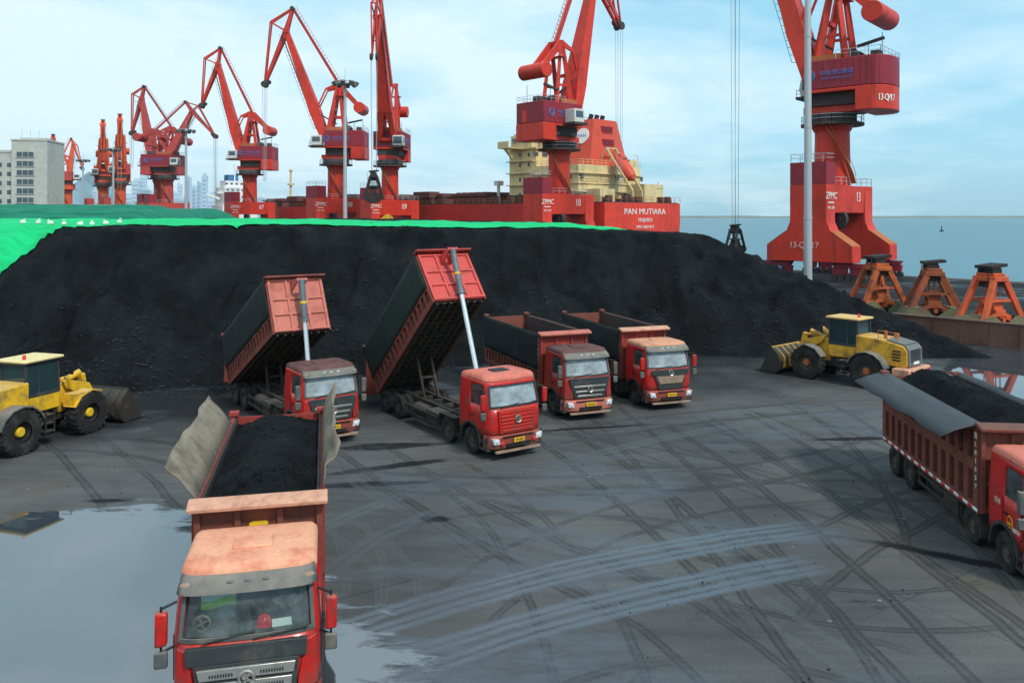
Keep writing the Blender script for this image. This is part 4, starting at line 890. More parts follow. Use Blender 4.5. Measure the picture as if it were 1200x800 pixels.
# coal loads
def load(tr, bh, heap, label, seed, y0=-6.9, y1=.4):
    m_ = MB(); nx, ny = 34, 90; v = []
    for j in range(ny+1):
        for i in range(nx+1):
            x = -1.165+2.33*i/nx; y = y0+(y1-y0)*j/ny; e = min(1.165-abs(x), y-y0, y1-y)
            z = bh-.22+heap*sm(0, .95, e)+.07*noise.noise(Vector((x*1.5, y*1.2, seed)))+.035*noise.noise(Vector((x*5, y*5, seed)))+.018*noise.noise(Vector((x*14, y*14, seed)))
            v.append((x, y+9.75, z+1.16))
    m_.add(v, [(j*(nx+1)+i, j*(nx+1)+i+1, (j+1)*(nx+1)+i+1, (j+1)*(nx+1)+i) for j in range(ny) for i in range(nx)])
    for i in range(260):
        x = random.uniform(-1.05, 1.05); y = random.uniform(y0+.1, y1-.1); r = random.uniform(.018, .05); e = min(1.165-abs(x), y-y0, y1-y)
        z = bh-.22+heap*sm(0, .95, e)+.07*noise.noise(Vector((x*1.5, y*1.2, seed))); m_.sphere((x, y+9.75, z+1.16), r, 5, sc=(1, 1.2, .8))
    o = m_.build('coal_load', M['coal_load'], ang=50, fixn=False); o.location = tr.location; o.rotation_euler = tr.rotation_euler
    return tag(o, label, 'coal load', 'coal loads in truck beds')
load(t5, 2.25, .42, 'smoothed black coal heap in the nearest truck, between the tan flaps', 2)
load(t6, 2.25, .62, 'black coal heap in the brown sided truck at the far right', 8)
m_ = MB()
for j in range(0): pass
# things in the near cab
def in_cab(name, mbx, mat, p, label, cat, bevel=0, rot=(0, 0, 0), mats=None):
    o = mbx.build(name, mats or mat, None, bevel=bevel); a = t5.rotation_euler.z
    o.location = (t5.location.x+p[0]*cos(a)-p[1]*sin(a), t5.location.y+p[0]*sin(a)+p[1]*cos(a), p[2]); o.rotation_euler = (rot[0], rot[1], a+rot[2]); return tag(o, label, cat)
m_ = MB(); m_.lathe([(.0,.17),(.05,.165),(.10,.13),(.125,.07),(.13,.0),(.155,-.01),(.155,-.02),(.12,-.02)], n=20); m_.taper((-.01, -.1, .11), (-.01, .1, .11), .03, .07)
in_cab('helmet', m_, M['redlamp'], (.25, .48, 1.99), 'red safety helmet lying on the dashboard of the nearest truck', 'helmet')
m_ = MB(); m_.bx(-.17, .17, -.12, .12, 0, .008); in_cab('paper_sheet', m_, M['paper'], (.56, .45, 2.0), 'white paper sheet on the dashboard beside the red helmet', 'paper', rot=(R(6), 0, .1))
m_ = MB(); m_.lathe([(.13,-.02),(.155,0),(.13,.02),(.12,0),(.13,-.02)], (0,0,0), 'y', 20)
for a in range(4): m_.taper((0,0,0), (.13*cos(a*pi/2+.4), 0, .13*sin(a*pi/2+.4)), .05, .015)
m_.tube((0, 0, -.14), (0, .02, -.2), .02); in_cab('desk_fan', m_, M['beige_bar'], (-.80, .5, 2.1), 'small round beige fan at the corner of the nearest truck dashboard', 'fan')
m_ = MB(); v = []
for j in range(9):
    for i in range(15):
        x = -.30+.60*i/14; z = .36*j/8; v.append((x, -.04*sin(j/8*pi)+.03*noise.noise(Vector((x*7, z*8, 1))), z+.03*sin(x*9)))
fcs = [(j*15+i, j*15+i+1, (j+1)*15+i+1, (j+1)*15+i) for j in range(8) for i in range(14)]
m_.add(v, fcs); m_.m = [1 if (f//14) in (3, 4) else 0 for f in range(len(fcs))]
o = in_cab('safety_vest', m_, None, (-.56, .80, 2.22), 'lime green safety vest with a silver band hung inside the nearest windscreen', 'vest', mats=[M['hiviz'], M['reflect']], rot=(R(-35), 0, 0)); md = o.modifiers.new('s', 'SOLIDIFY'); md.thickness = .03
m_ = MB(); m_.bx(-.28, .28, -.18, .2, 0, .10); in_cab('seat_cushion', m_, pm('teal_fabric', (.01, .16, .15), .8), (-.56, .95, 2.03), 'teal cushion beneath the lime green safety vest in the nearest cab', 'cushion', bevel=.03)
# driver
def person(name, joints, edges, root, mats, matfn, loc, rz, label, cat='person', sub=2):
    me = bpy.data.meshes.new(name); ks = list(joints); me.from_pydata([joints[k][0] for k in ks], [(ks.index(a), ks.index(b)) for a, b in edges], [])
    o = bpy.data.objects.new(name, me); COL.objects.link(o)
    sk = o.modifiers.new('skin', 'SKIN'); sk.use_smooth_shade = True
    for i, k in enumerate(ks): me.skin_vertices[0].data[i].radius = joints[k][1] if isinstance(joints[k][1], tuple) else (joints[k][1],)*2; me.skin_vertices[0].data[i].use_root = (k == root)
    ss = o.modifiers.new('sub', 'SUBSURF'); ss.levels = sub; ss.render_levels = sub
    dg = bpy.context.evaluated_depsgraph_get(); m2 = bpy.data.meshes.new_from_object(o.evaluated_get(dg)); bpy.data.objects.remove(o)
    m2.name = name; m2.materials.clear()
    for x in mats: m2.materials.append(x)
    for p in m2.polygons: p.material_index = matfn(p.center); p.use_smooth = True
    o = bpy.data.objects.new(name, m2); COL.objects.link(o); o.location = loc; o.rotation_euler = (0, 0, rz); return tag(o, label, cat)
J = dict(pel=((0,0,0),(.17,.13)), bel=((0,-.02,.14),(.15,.11)), che=((0,-.05,.36),(.18,.12)), nec=((0,-.07,.50),.065), hed=((0,-.10,.62),(.085,.10)), top=((0,-.09,.72),(.07,.08)),
    shL=((.19,-.06,.44),.065), elL=((.25,-.20,.22),.045), wrL=((.12,-.42,.20),.034), haL=((.08,-.50,.21),(.04,.022)), shR=((-.19,-.06,.44),.065), elR=((-.26,-.18,.20),.045), wrR=((-.12,-.40,.20),.034), haR=((-.07,-.48,.21),(.04,.022)),
    hiL=((.10,-.06,-.02),.10), knL=((.14,-.46,.02),.075), anL=((.14,-.55,-.36),.05), hiR=((-.10,-.06,-.02),.10), knR=((-.14,-.46,.02),.075), anR=((-.14,-.55,-.36),.05))
for s, h in (('L', 1), ('R', -1)):
    hx, hy, hz = J['ha'+s][0]
    for i, (a, ln) in enumerate(((-.5,.07),(-.2,.085),(.05,.09),(.3,.08))):
        J['f%s%d' % (s, i)] = ((hx+(i-1.5)*.02, hy-.05, hz), .011); J['g%s%d' % (s, i)] = ((hx+(i-1.5)*.022, hy-.05-ln*.6, hz-.02), .009)
    J['th'+s] = ((hx-h*.05, hy-.01, hz+.01), .011); J['tj'+s] = ((hx-h*.06, hy-.05, hz), .009)
E_ = [('pel','bel'),('bel','che'),('che','nec'),('nec','hed'),('hed','top')]
for s in 'LR':
    E_ += [('che','sh'+s),('sh'+s,'el'+s),('el'+s,'wr'+s),('wr'+s,'ha'+s),('pel','hi'+s),('hi'+s,'kn'+s),('kn'+s,'an'+s),('ha'+s,'th'+s),('th'+s,'tj'+s)]
    E_ += [('ha'+s, 'f%s%d' % (s, i)) for i in range(4)]+[('f%s%d' % (s, i), 'g%s%d' % (s, i)) for i in range(4)]
def mf(c):
    if c.z > .49: return 1
    if c.y < -.22 and c.z > .12: return 1
    return 0
a = t5.rotation_euler.z; px_, py_ = .62, 1.42
drv = person('person', J, E_, 'pel', [M['navy'], M['skin']], mf, (t5.location.x+px_*cos(a)-py_*sin(a), t5.location.y+px_*sin(a)+py_*cos(a), 1.86), a, 'driver in dark navy shirt with bare forearms, seated inside the nearest truck cab')
m_ = MB(); m_.sphere((0, -.085, .70), .10, 12, sc=(.95, 1.05, .75)); m_.build('hair', M['hair'], drv)
m_ = MB(); m_.sphere((0, -.205, .615), .018, 8, sc=(.8, 1, 1.3))
for s in (-1, 1): m_.sphere((s*.09, -.10, .62), .02, 8, sc=(.5, 1, 1.5))
m_.build('face_features', M['skin'], drv)
m_ = MB()
for s in (-1, 1): m_.sphere((s*.035, -.19, .645), .012, 8)
m_.bx(-.025, .025, -.195, -.188, .572, .578); m_.build('eyes', M['hair'], drv)

# ------------------------------------------------------------------ wheel loaders (local: bucket towards -y)
def loader(label, x, y, th, c):
    t = empty('wheel_loader', (x, y, 0), R(th), label, 'wheel loader', 'yellow wheel loaders'); t.scale = (c.get('s', 1),)*3
    for ay in (-1.65, 1.65):
        for s in (-1, 1):
            m_ = MB(); m_.lathe([(.40,-.27),(.62,-.32),(.80,-.30),(.86,-.22),(.86,.22),(.80,.30),(.62,.32),(.40,.27)], ax='x', n=36)
            for i in range(22):
                a = 2*pi*i/22
                for q in (-1, 1): m_.taper((q*.03, .87*cos(a), .87*sin(a)), (q*.30, .83*cos(a+.13*q), .83*sin(a+.13*q)), .11, .07, up=(0, cos(a), sin(a)))
            w = m_.build('wheel', M['tyre'], t, loc=(s*1.1, ay, .87), rot=(0, 0, 0 if s > 0 else pi))
            m_ = MB(); m_.lathe([(.42,-.22),(.42,.20),(.38,.22),(.34,.10),(.20,.06)], ax='x', n=28); rm = m_.build('rim', c['rim'], w)
            m_ = MB(); m_.lathe([(.20,.05),(.19,.16),(.15,.2),(0,.2)], ax='x', n=20); m_.build('hub', c['hub'], w)
    # rear frame and hood
    m_ = MB(); m_.bx(-.55, .55, .2, 3.2, .75, 1.25); m_.bx(-.35, .35, -2.4, .2, .7, 1.15); m_.tube((-.9, -1.65, .87), (.9, -1.65, .87), .2, n=12); m_.tube((-.9, 1.65, .87), (.9, 1.65, .87), .2, n=12); m_.tube((0, -.1, .5), (0, -.1, 1.5), .2, n=12); m_.build('frame', M['frame'], t, bevel=.02)
    m_ = MB(); hood = [(.85,1.25),(3.45,1.2),(3.5,1.35),(3.48,2.05),(3.3,2.28),(2.2,2.5),(.85,2.58)]; m_.prism(hood, 'x', -.78, .78); hd = m_.build('hood', c['paint'], t, bevel=.05)
    m_ = MB(); m_.prism([(3.51,1.25),(3.56,1.3),(3.54,2.1),(3.36,2.32),(3.30,2.31),(3.48,2.07)], 'x', -.74, .74); m_.prism([(2.45,2.46),(3.30,2.30),(3.33,2.36),(2.45,2.53)], 'x', -.72, .72); gr = m_.build('rear_grille', M['ldr_grey'], hd)
    m_ = MB()
    for i in range(9): m_.bx(-.52, .52, 3.56, 3.575, 1.5+i*.07, 1.53+i*.07)
    m_.build('grille_slats', M['black'], gr)
    m_ = MB(); m_.bx(-.3, .3, 3.575, 3.60, 1.36, 1.50); m_.build('rear_plate', M['white'], gr)
    m_ = MB()
    for i in range(4):
        for s in (-1, 1): m_.bx(s*.785-.006, s*.785+.006, 2.75, 3.15, 1.5+i*.15, 1.58+i*.15)
    m_.build('side_louvres', M['black'], hd)
    m_ = MB(); m_.prism([(2.9,.7),(3.75,.75),(3.8,1.0),(3.75,1.22),(2.9,1.2)], 'x', -1.2, 1.2); cw = m_.build('counterweight', c['cw'], t, bevel=.05)
    m_ = MB()
    for s in (-1, 1): m_.bx(s*.95-.1, s*.95+.1, 3.8, 3.83, .98, 1.12)
    m_.build('tail_lamp', M['redlamp'], cw)
    m_ = MB(); m_.tube((.3, 2.2, 2.45), (.3, 2.2, 2.9), .08, n=10); m_.tube((-.25, 2.5, 2.4), (-.25, 2.5, 2.75), .13, n=10); m_.path([(.5,1.9,2.5),(.5,1.9,2.9),(.5,2.7,2.85),(.5,2.9,2.45)], .02); m_.build('exhaust', M['crane_rust'], t)
    for s in (-1, 1):
        m_ = MB(); pts = [(1.65+1.03*cos(R(d)), .87+1.0*sin(R(d))) for d in (15, 40, 65, 90, 115, 140, 160)]; pin = [(1.65+.97*cos(R(d)), .87+.94*sin(R(d))) for d in (160, 140, 115, 90, 65, 40, 15)]
        m_.prism(pts+pin, 'x', s*.8, s*1.42); m_.build('rear_fender', c['fender'], t)
        m_ = MB(); pts = [(-1.65+1.03*cos(R(d)), .87+1.0*sin(R(d))) for d in (25, 55, 90, 120)]; pin = [(-1.65+.97*cos(R(d)), .87+.94*sin(R(d))) for d in (120, 90, 55, 25)]
        m_.prism(pts+pin, 'x', s*.8, s*1.42); 
        if c.get('front_box'): m_.bx(s*.75, s*1.35, -1.35, -.75, 1.35, 1.80)
        m_.build('front_fender', c['paint'] if c.get('front_box') else c['fender'], t)
        m_ = MB()
        for k in range(3): m_.bx(s*.75, s*1.25, .1, .5, .55+k*.32, .60+k*.32)
        m_.bx(s*1.2, s*1.25, .08, .12, .5, 1.4); m_.bx(s*1.2, s*1.25, .48, .52, .5, 1.4)
        m_.build('ladder', M['frame'], t)
    # cab
    m_ = MB(); m_.bx(-.72, .72, -.65, .95, 1.3, 1.95); m_.build('cab_base', c['paint'], t, bevel=.04)
    m_ = MB(); z0, z1 = 1.96, 3.3; cr = [(-.68,-.62),(.68,-.62),(.68,.92),(-.68,.92)]
    for x_, y_ in cr: m_.taper((x_, y_, z0), (x_*.94, y_*.96, z1), .09, .09)
    for x_ in (-.68, .68): m_.taper((x_, .35, z0), (x_*.94, .35, z1), .07, .07)
    for a_, b_ in zip(cr, cr[1:]+cr[:1]): m_.taper((*a_, z0+.03), (*b_, z0+.03), .1, .12); m_.taper((a_[0]*.94, a_[1]*.96, z1-.05), (b_[0]*.94, b_[1]*.96, z1-.05), .08, .1)
    cb = m_.build('cab', M['dark_trim'], t)
    m_ = MB(); m_.prism([(-.60,2.0),(.9,2.0),(.87,3.27),(-.58,3.27)], 'x', -.655, .655); m_.build('cab_glass', M['ldr_glass'], cb)
    m_ = MB(); m_.bx(-.8, .8, -.8, 1.05, 3.3, 3.42); m_.build('cab_roof', c['roofm'], cb, bevel=.05)
    m_ = MB(); m_.lathe([(.07,0),(.07,.12),(.04,.18),(0,.19)], (-.35 if c.get('bl') else .1, .7, 3.42), n=10); m_.build('beacon', M['redlamp'], cb)
    m_ = MB(); 
    for s in (-1, 1): m_.path([(s*.75,-.7,3.1),(s*1.1,-.85,3.15),(s*1.1,-.85,2.9)], .015); m_.bx(s*1.1-.1, s*1.1+.1, -.87, -.82, 2.6, 2.95)
    m_.build_each('mirror', M['black'], cb)
    # front frame tower, arms, cylinders
    m_ = MB(); m_.prism([(-.7,1.0),(-2.3,.95),(-2.1,1.3),(-1.3,2.15),(-.85,2.15)], 'x', -.42, .42); m_.build('front_frame', c['paint'], t, bevel=.03)
    for s in (-1, 1):
        m_ = MB(); xx = s*.52; m_.prism([(-.95,2.25),(-1.15,2.3),(-2.3,1.95),(-3.05,.75),(-3.15,.45),(-2.95,.40),(-2.6,.85),(-2.0,1.5),(-1.1,1.95)], 'x', xx-.07, xx+.07); m_.build('lift_arm', c['paint'], t, bevel=.02)
        m_ = MB(); m_.tube((xx, -1.0, 1.3), (xx, -1.9, 1.5), .09, n=12); m_.tube((xx, -1.9, 1.5), (xx, -2.4, 1.55), .05, n=10, mat=1); m_.build('lift_cylinder', [c['paint'], M['piston']], t)
    m_ = MB(); m_.bx(-.45, .45, -2.55, -2.4, 1.2, 1.45); m_.prism([(-2.3,2.25),(-2.5,2.3),(-2.75,1.2),(-2.55,1.15)], 'x', -.13, .13); m_.tube((0, -1.1, 2.2), (0, -2.0, 2.22), .11, n=12); m_.tube((0, -2.0, 2.22), (0, -2.4, 2.22), .06, n=10); m_.taper((0, -2.65, 1.3), (0, -3.25, .95), .15, .12)
    m_.build('tilt_linkage', c['paint'], t)
    m_ = MB(); 
    for s in (-1, 1): m_.tube((s*.45, -1.2, 2.28), (s*.62, -1.75, 2.52), .13, n=12)
    m_.build_each('work_lamp', c['paint'], t)
    # bucket
    BWd = 1.45; pf = [(-4.45,.06),(-4.4,.10),(-3.5,.12),(-3.25,.3),(-3.15,.65),(-3.3,1.05),(-3.62,1.35),(-3.66,1.42),(-3.60,1.47),(-3.22,1.12),(-3.06,.66),(-3.16,.24),(-3.44,.03),(-4.45,.02)]
    m_ = MB(); m_.prism(pf, 'x', -BWd, BWd)
    for s in (-1, 1): m_.prism([(-4.35,.05),(-3.5,.12),(-3.2,.3),(-3.12,.65),(-3.25,1.05),(-3.62,1.38),(-3.75,1.3),(-4.1,.6)], 'x', s*BWd-.03, s*BWd+.03)
    for i in range(9): x_ = -BWd+.1+i*(2*BWd-.2)/8; m_.taper((x_, -4.4, .05), (x_, -4.62, .03), .1, .06, .05, .02)
    bk = m_.build('bucket', M['bucket'], t)
    m_ = MB()
    for x_ in (-1.1, -.52, 0, .52, 1.1): m_.prism([(-3.13,.3),(-2.95,.45),(-3.05,1.0),(-3.55,1.45),(-3.25,1.05),(-3.1,.65)], 'x', x_-.04, x_+.04)
    m_.taper((-1.4, -3.62, 1.45), (1.4, -3.62, 1.45), .1, .08); m_.build('bucket_ribs', c.get('ribs', c['paint']), bk)
    return t
loader('bright yellow wheel loader with yellow wheel hubs, at the far left facing the coal pile', -19.75, 33.4, 162.5, dict(paint=M['ldr_yellow'], rim=M['black'], hub=M['yellow'], fender=M['grey_trim'], cw=M['ldr_yellow'], roofm=pm('pale_yellow_roof', (.72,.58,.28), .5), front_box=True, bl=True, s=1.02, ribs=M['bucket']))
loader('dirty ochre wheel loader with grey radiator rear, at the right end of the pile', 18.9, 45.7, 220, dict(paint=M['ldr_orange'], rim=M['rim'], hub=M['crane_rust'], fender=M['grey_trim'], cw=M['bed_peach'], roofm=pm('pale_ochre_roof', (.66,.42,.16), .5), s=1.06))
# ------------------------------------------------------------------ portal cranes
DEF = dict(foot=(2.7,29.3), top=(13.4,58.6), apex=(11.7,64.7), mid=(17.5,61), nose=(19.2,44.3), at=(-.9,44), cw=(-6.8,37.7))
def crane(label, x, y, az, s=1.0, pts=None, red=None, mar=None, num='', ident='', ropes=None, rope_len=None, wide=1.0, detail=True, rail=None, cabside=1, cabu=0, bw=1.0):
    t = empty('portal_crane', (x, y, 0), 0, label, 'portal crane', 'portal cranes along the quay'); t.scale = (s,)*3
    P = dict(DEF); P.update(pts or {}); red = red or M['crane_red']; mar = mar or M['crane_maroon']
    D = Vector((cos(R(az)), sin(R(az)), 0)); Wv = Vector((-D.y, D.x, 0)); Z = Vector((0, 0, 1))
    def p(u, v, z): return D*u+Wv*v+Z*z
    MX = Matrix(((D.x, Wv.x, 0, 0), (D.y, Wv.y, 0, 0), (0, 0, 1, 0), (0, 0, 0, 1)))
    rl = rail or QD; nn = Vector((-rl.y, rl.x, 0)); nn = nn if nn.dot(QN) > 0 else -nn
    MR = Matrix(((rl.x, nn.x, 0, 0), (rl.y, nn.y, 0, 0), (0, 0, 1, 0), (0, 0, 0, 1)))
    fr = [(-6.4,2.7),(6.4,2.7),(6.4,4.9),(3.4,6.9),(2.75,8.4),(2.75,13.6),(-2.75,13.6),(-2.75,8.4),(-3.4,6.9),(-6.4,4.9)]
    for g in (-6.2, 6.2):
        m_ = MB(); m_.prism(fr, 'y', g-1.3, g+1.3, M=MR); f_ = m_.build('portal_leg', red, t, bevel=.08 if detail else 0)
        if detail:
            m_ = MB()
            for a in (-1, 1): m_.taper(MR @ Vector((a*6.3, g, 5.0)), MR @ Vector((a*3.4, g, 7.0)), 2.62, .1, up=(0,0,1))
            m_.build_each('leg_edge', M['crane_rust'], f_)
    for g in (-6.2, 6.2):
        for a in (-1, 1):
            m_ = MB()
            m_.prism([(a*3.0,2.6),(a*7.6,2.6),(a*7.2,2.0),(a*3.4,2.0)], 'y', g-.5, g+.5, M=MR)
            for q in (-1, 1):
                cx = a*5.3+q*1.25; m_.prism([(cx-1.05,2.0),(cx+1.05,2.0),(cx+.9,1.0),(cx-.9,1.0)], 'y', g-.35, g+.35, M=MR)
            bg = m_.build('bogie', mar, t)
            m_ = MB()
            for q in range(5):
                cx = a*5.3+(q-2)*1.0; m_.tube(MR @ Vector((cx, g-.3, .6)), MR @ Vector((cx, g+.3, .6)), .45, n=14)
            m_.build('wheels', M['crane_dark'], bg)
    m_ = MB(); m_.prism([(-2.6,9.6),(2.6,9.6),(2.7,13.55),(-2.7,13.55)], 'y', -4.88, 4.88, M=MR)
    m_.build('portal_beam', red, t, bevel=.06)
    m_ = MB(); m_.prism([(-2.7,13.62),(2.7,13.62),(2.7,16.8),(-2.7,16.8)], 'y', -7.5, -4.6, M=MR); m_.build('switch_room', mar, t)
    m_ = MB(); r_ = 2.25*wide; m_.tube((0,0,13.5), (0,0,23.2), r_, r_*.96, n=32); m_.tube((0,0,21.6), (0,0,23.4), r_*1.02, r_*1.35, n=32); m_.build('column', red, t)
    m_ = MB(); m_.tube((0,0,22.4), (0,0,22.75), 4.4, n=32); m_.tube((0,0,22.75), (0,0,24.1), 3.4, n=32); m_.build('slewing_ring', M['crane_dark'] if detail else red, t)
    # stairs winding round the column
    m_ = MB(); pr = None
    for i in range(13):
        a = R(-40)-i*.125; q = Vector((cos(a)*(r_+.55), sin(a)*(r_+.55), 13.9+i*.68))
        if pr: m_.taper(pr, q, .7, .12); m_.taper(pr+Vector((cos(a)*.35, sin(a)*.35, 1)), q+Vector((cos(a)*.35, sin(a)*.35, 1)), .06, .06)
        pr = q
    m_.build('stairs', M['crane_rust'], t)
    def rails(m, pts_, h=1.1, closed=False):
        pp = list(pts_); pp = pp+[pp[0]] if closed else pp
        for a, b in zip(pp[:-1], pp[1:]):
            a = Vector(a); b = Vector(b); m.taper(a+Z*h, b+Z*h, .06, .06); m.taper(a+Z*h*.5, b+Z*h*.5, .05, .05); k = max(1, int((b-a).length/1.6))
            for i in range(k+1): q = a+(b-a)*i/k; m.taper(q, q+Z*h, .06, .06)
    if detail:
        m_ = MB(); rails(m_, [MR @ Vector(q) for q in ((-2.6,-4.4,13.65),(-2.6,7.4,13.65),(2.6,7.4,13.65),(2.6,-4.4,13.65))]); rails(m_, [MR @ Vector(q) for q in ((-2.6,-7.4,16.9),(-2.6,-4.7,16.9),(2.6,-4.7,16.9),(2.6,-7.4,16.9))], closed=True)
        rails(m_, [(4.3*cos(a*pi/8), 4.3*sin(a*pi/8), 22.8) for a in range(17)]); m_.build_each('railing', M['galv'], t)
        m_ = MB(); pr = None
        m_.taper(MR @ Vector((2.9, 7.2, 13.2)), MR @ Vector((3.3, 7.2, 7.6)), .7, .1); m_.taper(MR @ Vector((3.4, 7.6, 7.6)), MR @ Vector((8.2, 7.6, 3.0)), .7, .12); rails(m_, [MR @ Vector((3.4, 8.0, 7.6)), MR @ Vector((8.2, 8.0, 3.0))]); m_.taper(MR @ Vector((6.8, 7.6, 3.0)), MR @ Vector((9, 7.6, 3.0)), 1.0, .1); rails(m_, [MR @ Vector((6.8, 8.1, 3.0)), MR @ Vector((9, 8.1, 3.0))])
        m_.build('leg_stairs', M['crane_rust'], t)
        m_ = MB(); m_.tube(MR @ Vector((-1.6, -2.2, 8.7)), MR @ Vector((-1.6, -1.4, 8.7)), 1.5, n=24); m_.tube(MR @ Vector((-1.6, -2.4, 8.7)), MR @ Vector((-1.6, -1.2, 8.7)), .7, n=16); m_.build('cable_reel', M['crane_dark'], t)
    # machine house with rear ballast step
    hw = 3.9*wide
    m_ = MB(); m_.prism([(2.4,27.4),(-8.2,27.4),(-8.2,31.6),(2.4,31.6)], 'y', -hw, hw, M=MX)
    if wide > 1.05:   # the big crane's house ends in a rounded drum
        def plan(u0, u1, hh):
            P_ = [(u0, -hh), (u0, hh)]; ce = u1+hh*.55
            return P_+[(ce-hh*.55*sin(a_*pi/10), hh*cos(a_*pi/10)) for a_ in range(11)]
        m_ = MB(); m_.prism(plan(2.4, -9.0, hw), 'z', 27.4, 31.6, M=MX)
    hs = m_.build('machine_house', mar, t, bevel=.15)
    m_ = MB(); m_.prism([(-4.7,24.0),(-8.28,24.0),(-8.28,27.38),(-4.7,27.38)], 'y', -hw-.04, hw+.04, M=MX); m_.prism([(2.6,26.9),(-4.7,26.9),(-4.7,27.38),(2.6,27.38)], 'y', -hw-.04, hw+.04, M=MX)
    m_.prism([(3.4,24.1),(-4.2,24.1),(-4.2,25.2),(3.4,25.2)], 'y', -2.4, 2.4, M=MX)
    if wide > 1.05:
        m_ = MB(); m_.prism(plan(-4.7, -9.06, hw+.05), 'z', 24.0, 27.38, M=MX); m_.prism([(2.6,26.9),(-4.7,26.9),(-4.7,27.38),(2.6,27.38)], 'y', -hw-.04, hw+.04, M=MX); m_.prism([(3.4,24.1),(-4.2,24.1),(-4.2,25.2),(3.4,25.2)], 'y', -2.4, 2.4, M=MX)
    bl = m_.build('ballast_box', red, t, bevel=.1)
    m_ = MB(); m_.prism([(2.2,25.2),(-4.6,25.2),(-4.6,26.88),(2.2,26.88)], 'y', -2.9, 2.9, M=MX); m_.build('slewing_gear', M['crane_dark'], t)
    if detail:
        m_ = MB()
        for i in range(12): u = 2.0-i*.88; 
        for i in range(13):
            for sgn_ in (-1, 1): m_.prism([(2.3-i*.86,27.45),(2.22-i*.86,27.45),(2.22-i*.86,31.55),(2.3-i*.86,31.55)], 'y', sgn_*hw-.03, sgn_*hw+.03, M=MX)
        m_.build_each('cladding_ribs', mar, hs)
        m_ = MB(); m_.prism([(-8.19,27.6),(-8.26,27.6),(-8.26,30.0),(-8.19,30.0)], 'y', .9, 2.2, M=MX); m_.build('door', red, hs)
        m_ = MB(); rails(m_, [p(-8.1,-hw+.1,31.65), p(-8.1,hw-.1,31.65), p(-2.0,hw-.1,31.65)]); rails(m_, [p(-8.1,-hw+.1,31.65), p(-2.0,-hw+.1,31.65)]); m_.build('roof_railing', M['galv'], t)
        m_ = MB(); m_.prism([(2.3,31.62),(-2.2,31.62),(-2.2,32.6),(2.3,32.6)], 'y', -2.8, 2.8, M=MX); m_.build('winch_deck', M['crane_rust'], t)
        m_ = MB(); 
        for v in (-1.3, 1.3): m_.tube(p(-3.4, v-.6, 32.4), p(-3.4, v+.6, 32.4), .8, n=14)
        m_.prism([(-5.6,31.62),(-6.8,31.62),(-6.8,32.8),(-5.6,32.8)], 'y', -1.2, .6, M=MX); m_.path([p(-4.5,-2,31.6), p(-4.5,-2,34.4)], .05); m_.path([p(-7.5,1.5,31.6), p(-7.5,1.5,35)], .05); m_.taper(p(-2.8,-2.4,34.2), p(-6.6,-2.4,35.0), .5, .4)
        m_.build_each('winch', M['crane_dark'], t)
    # operator cabin on the boom side
    cs = (1 if Wv.y < 0 else -1)*cabside
    v0 = cs*(hw*.5 if not cabu else hw+.15)
    MC = MX @ Matrix.Translation((cabu, 0, 0))
    a_, b_ = sorted((v0, v0+cs*2.6)); m_ = MB(); m_.prism([(2.9,27.6),(5.6,27.6),(5.9,28.6),(5.6,30.2),(2.9,30.2)], 'y', a_, b_, M=MC); oc = m_.build('operator_cab', M['cabin_white'], t, bevel=.08)
    m_ = MB(); m_.prism([(5.66,27.9),(5.96,28.6),(5.72,29.9),(5.5,29.9),(5.5,27.9)], 'y', a_+.2, b_-.2, M=MC)
    for e in (a_-.02, b_-.02): m_.prism([(3.3,28.5),(5.4,28.5),(5.3,29.8),(3.3,29.8)], 'y', e, e+.04, M=MC)
    m_.build('cab_window', M['bldg_win'], oc)
    m_ = MB(); m_.prism([(2.4,27.1),(6.2,27.1),(6.2,27.5),(2.4,27.5)], 'y', a_-.5, b_+.5, M=MC); rails(m_, [p(6.1+cabu,a_-.4,27.5), p(6.1+cabu,b_+.4,27.5)]); m_.build('cab_platform', M['crane_dark'], t)
    # A-frame
    at = P['at']; m_ = MB()
    for v in (-1.9, 1.9):
        m_.taper(p(1.6, v, 31.6), p(at[0]+.2, v*.8, at[1]), 1.1, 1.3, .7, .7); m_.taper(p(-2.6, v, 31.6), p(at[0]-.2, v*.8, at[1]), .8, .9, .6, .6)
        m_.taper(p(.9, v, 35.4), p(-1.9, v, 35.4), .35, .4)
    m_.taper(p(at[0], -1.9, at[1]), p(at[0], 1.9, at[1]), .8, .8); m_.taper(p(.3, -1.9, 37.5), p(.3, 1.9, 37.5), .6, .6)
    m_.taper(p(-1.4,-2.6,at[1]-3), p(-1.4,2.6,at[1]-3), 1.8, .15)
    m_.build('support_frame', red, t)
    # boom
    F_, T_ = P['foot'], P['top']; m_ = MB(); k = .24
    Kx = F_[0]+(T_[0]-F_[0])*k, F_[1]+(T_[1]-F_[1])*k
    ub = D
    for v in (-1, 1): m_.taper(p(F_[0], v*1.9*bw, F_[1]), p(Kx[0], v*1.0*bw, Kx[1]), .9, 1.7, 1.8*bw, 2.7, up=ub)
    m_.taper(p(*([Kx[0], 0, Kx[1]])), p(T_[0], 0, T_[1]), 3.6*bw, 2.8, 1.5, 1.3, up=ub)
    m_.taper(p(Kx[0]-(T_[0]-F_[0])*.06, 0, Kx[1]-(T_[1]-F_[1])*.06), p(Kx[0]+(T_[0]-F_[0])*.005, 0, Kx[1]+.1), 3.8*bw, 1.3, 3.6*bw, 2.8, up=ub)
    m_.tube(p(F_[0], -2.2, F_[1]), p(F_[0], 2.2, F_[1]), .6, n=14); m_.tube(p(T_[0], -1.2, T_[1]), p(T_[0], 1.2, T_[1]), .7, n=14)
    bm_ = m_.build('boom', red, t, ang=20)
    # walkway with posts along the boom
    m_ = MB(); n_ = 22
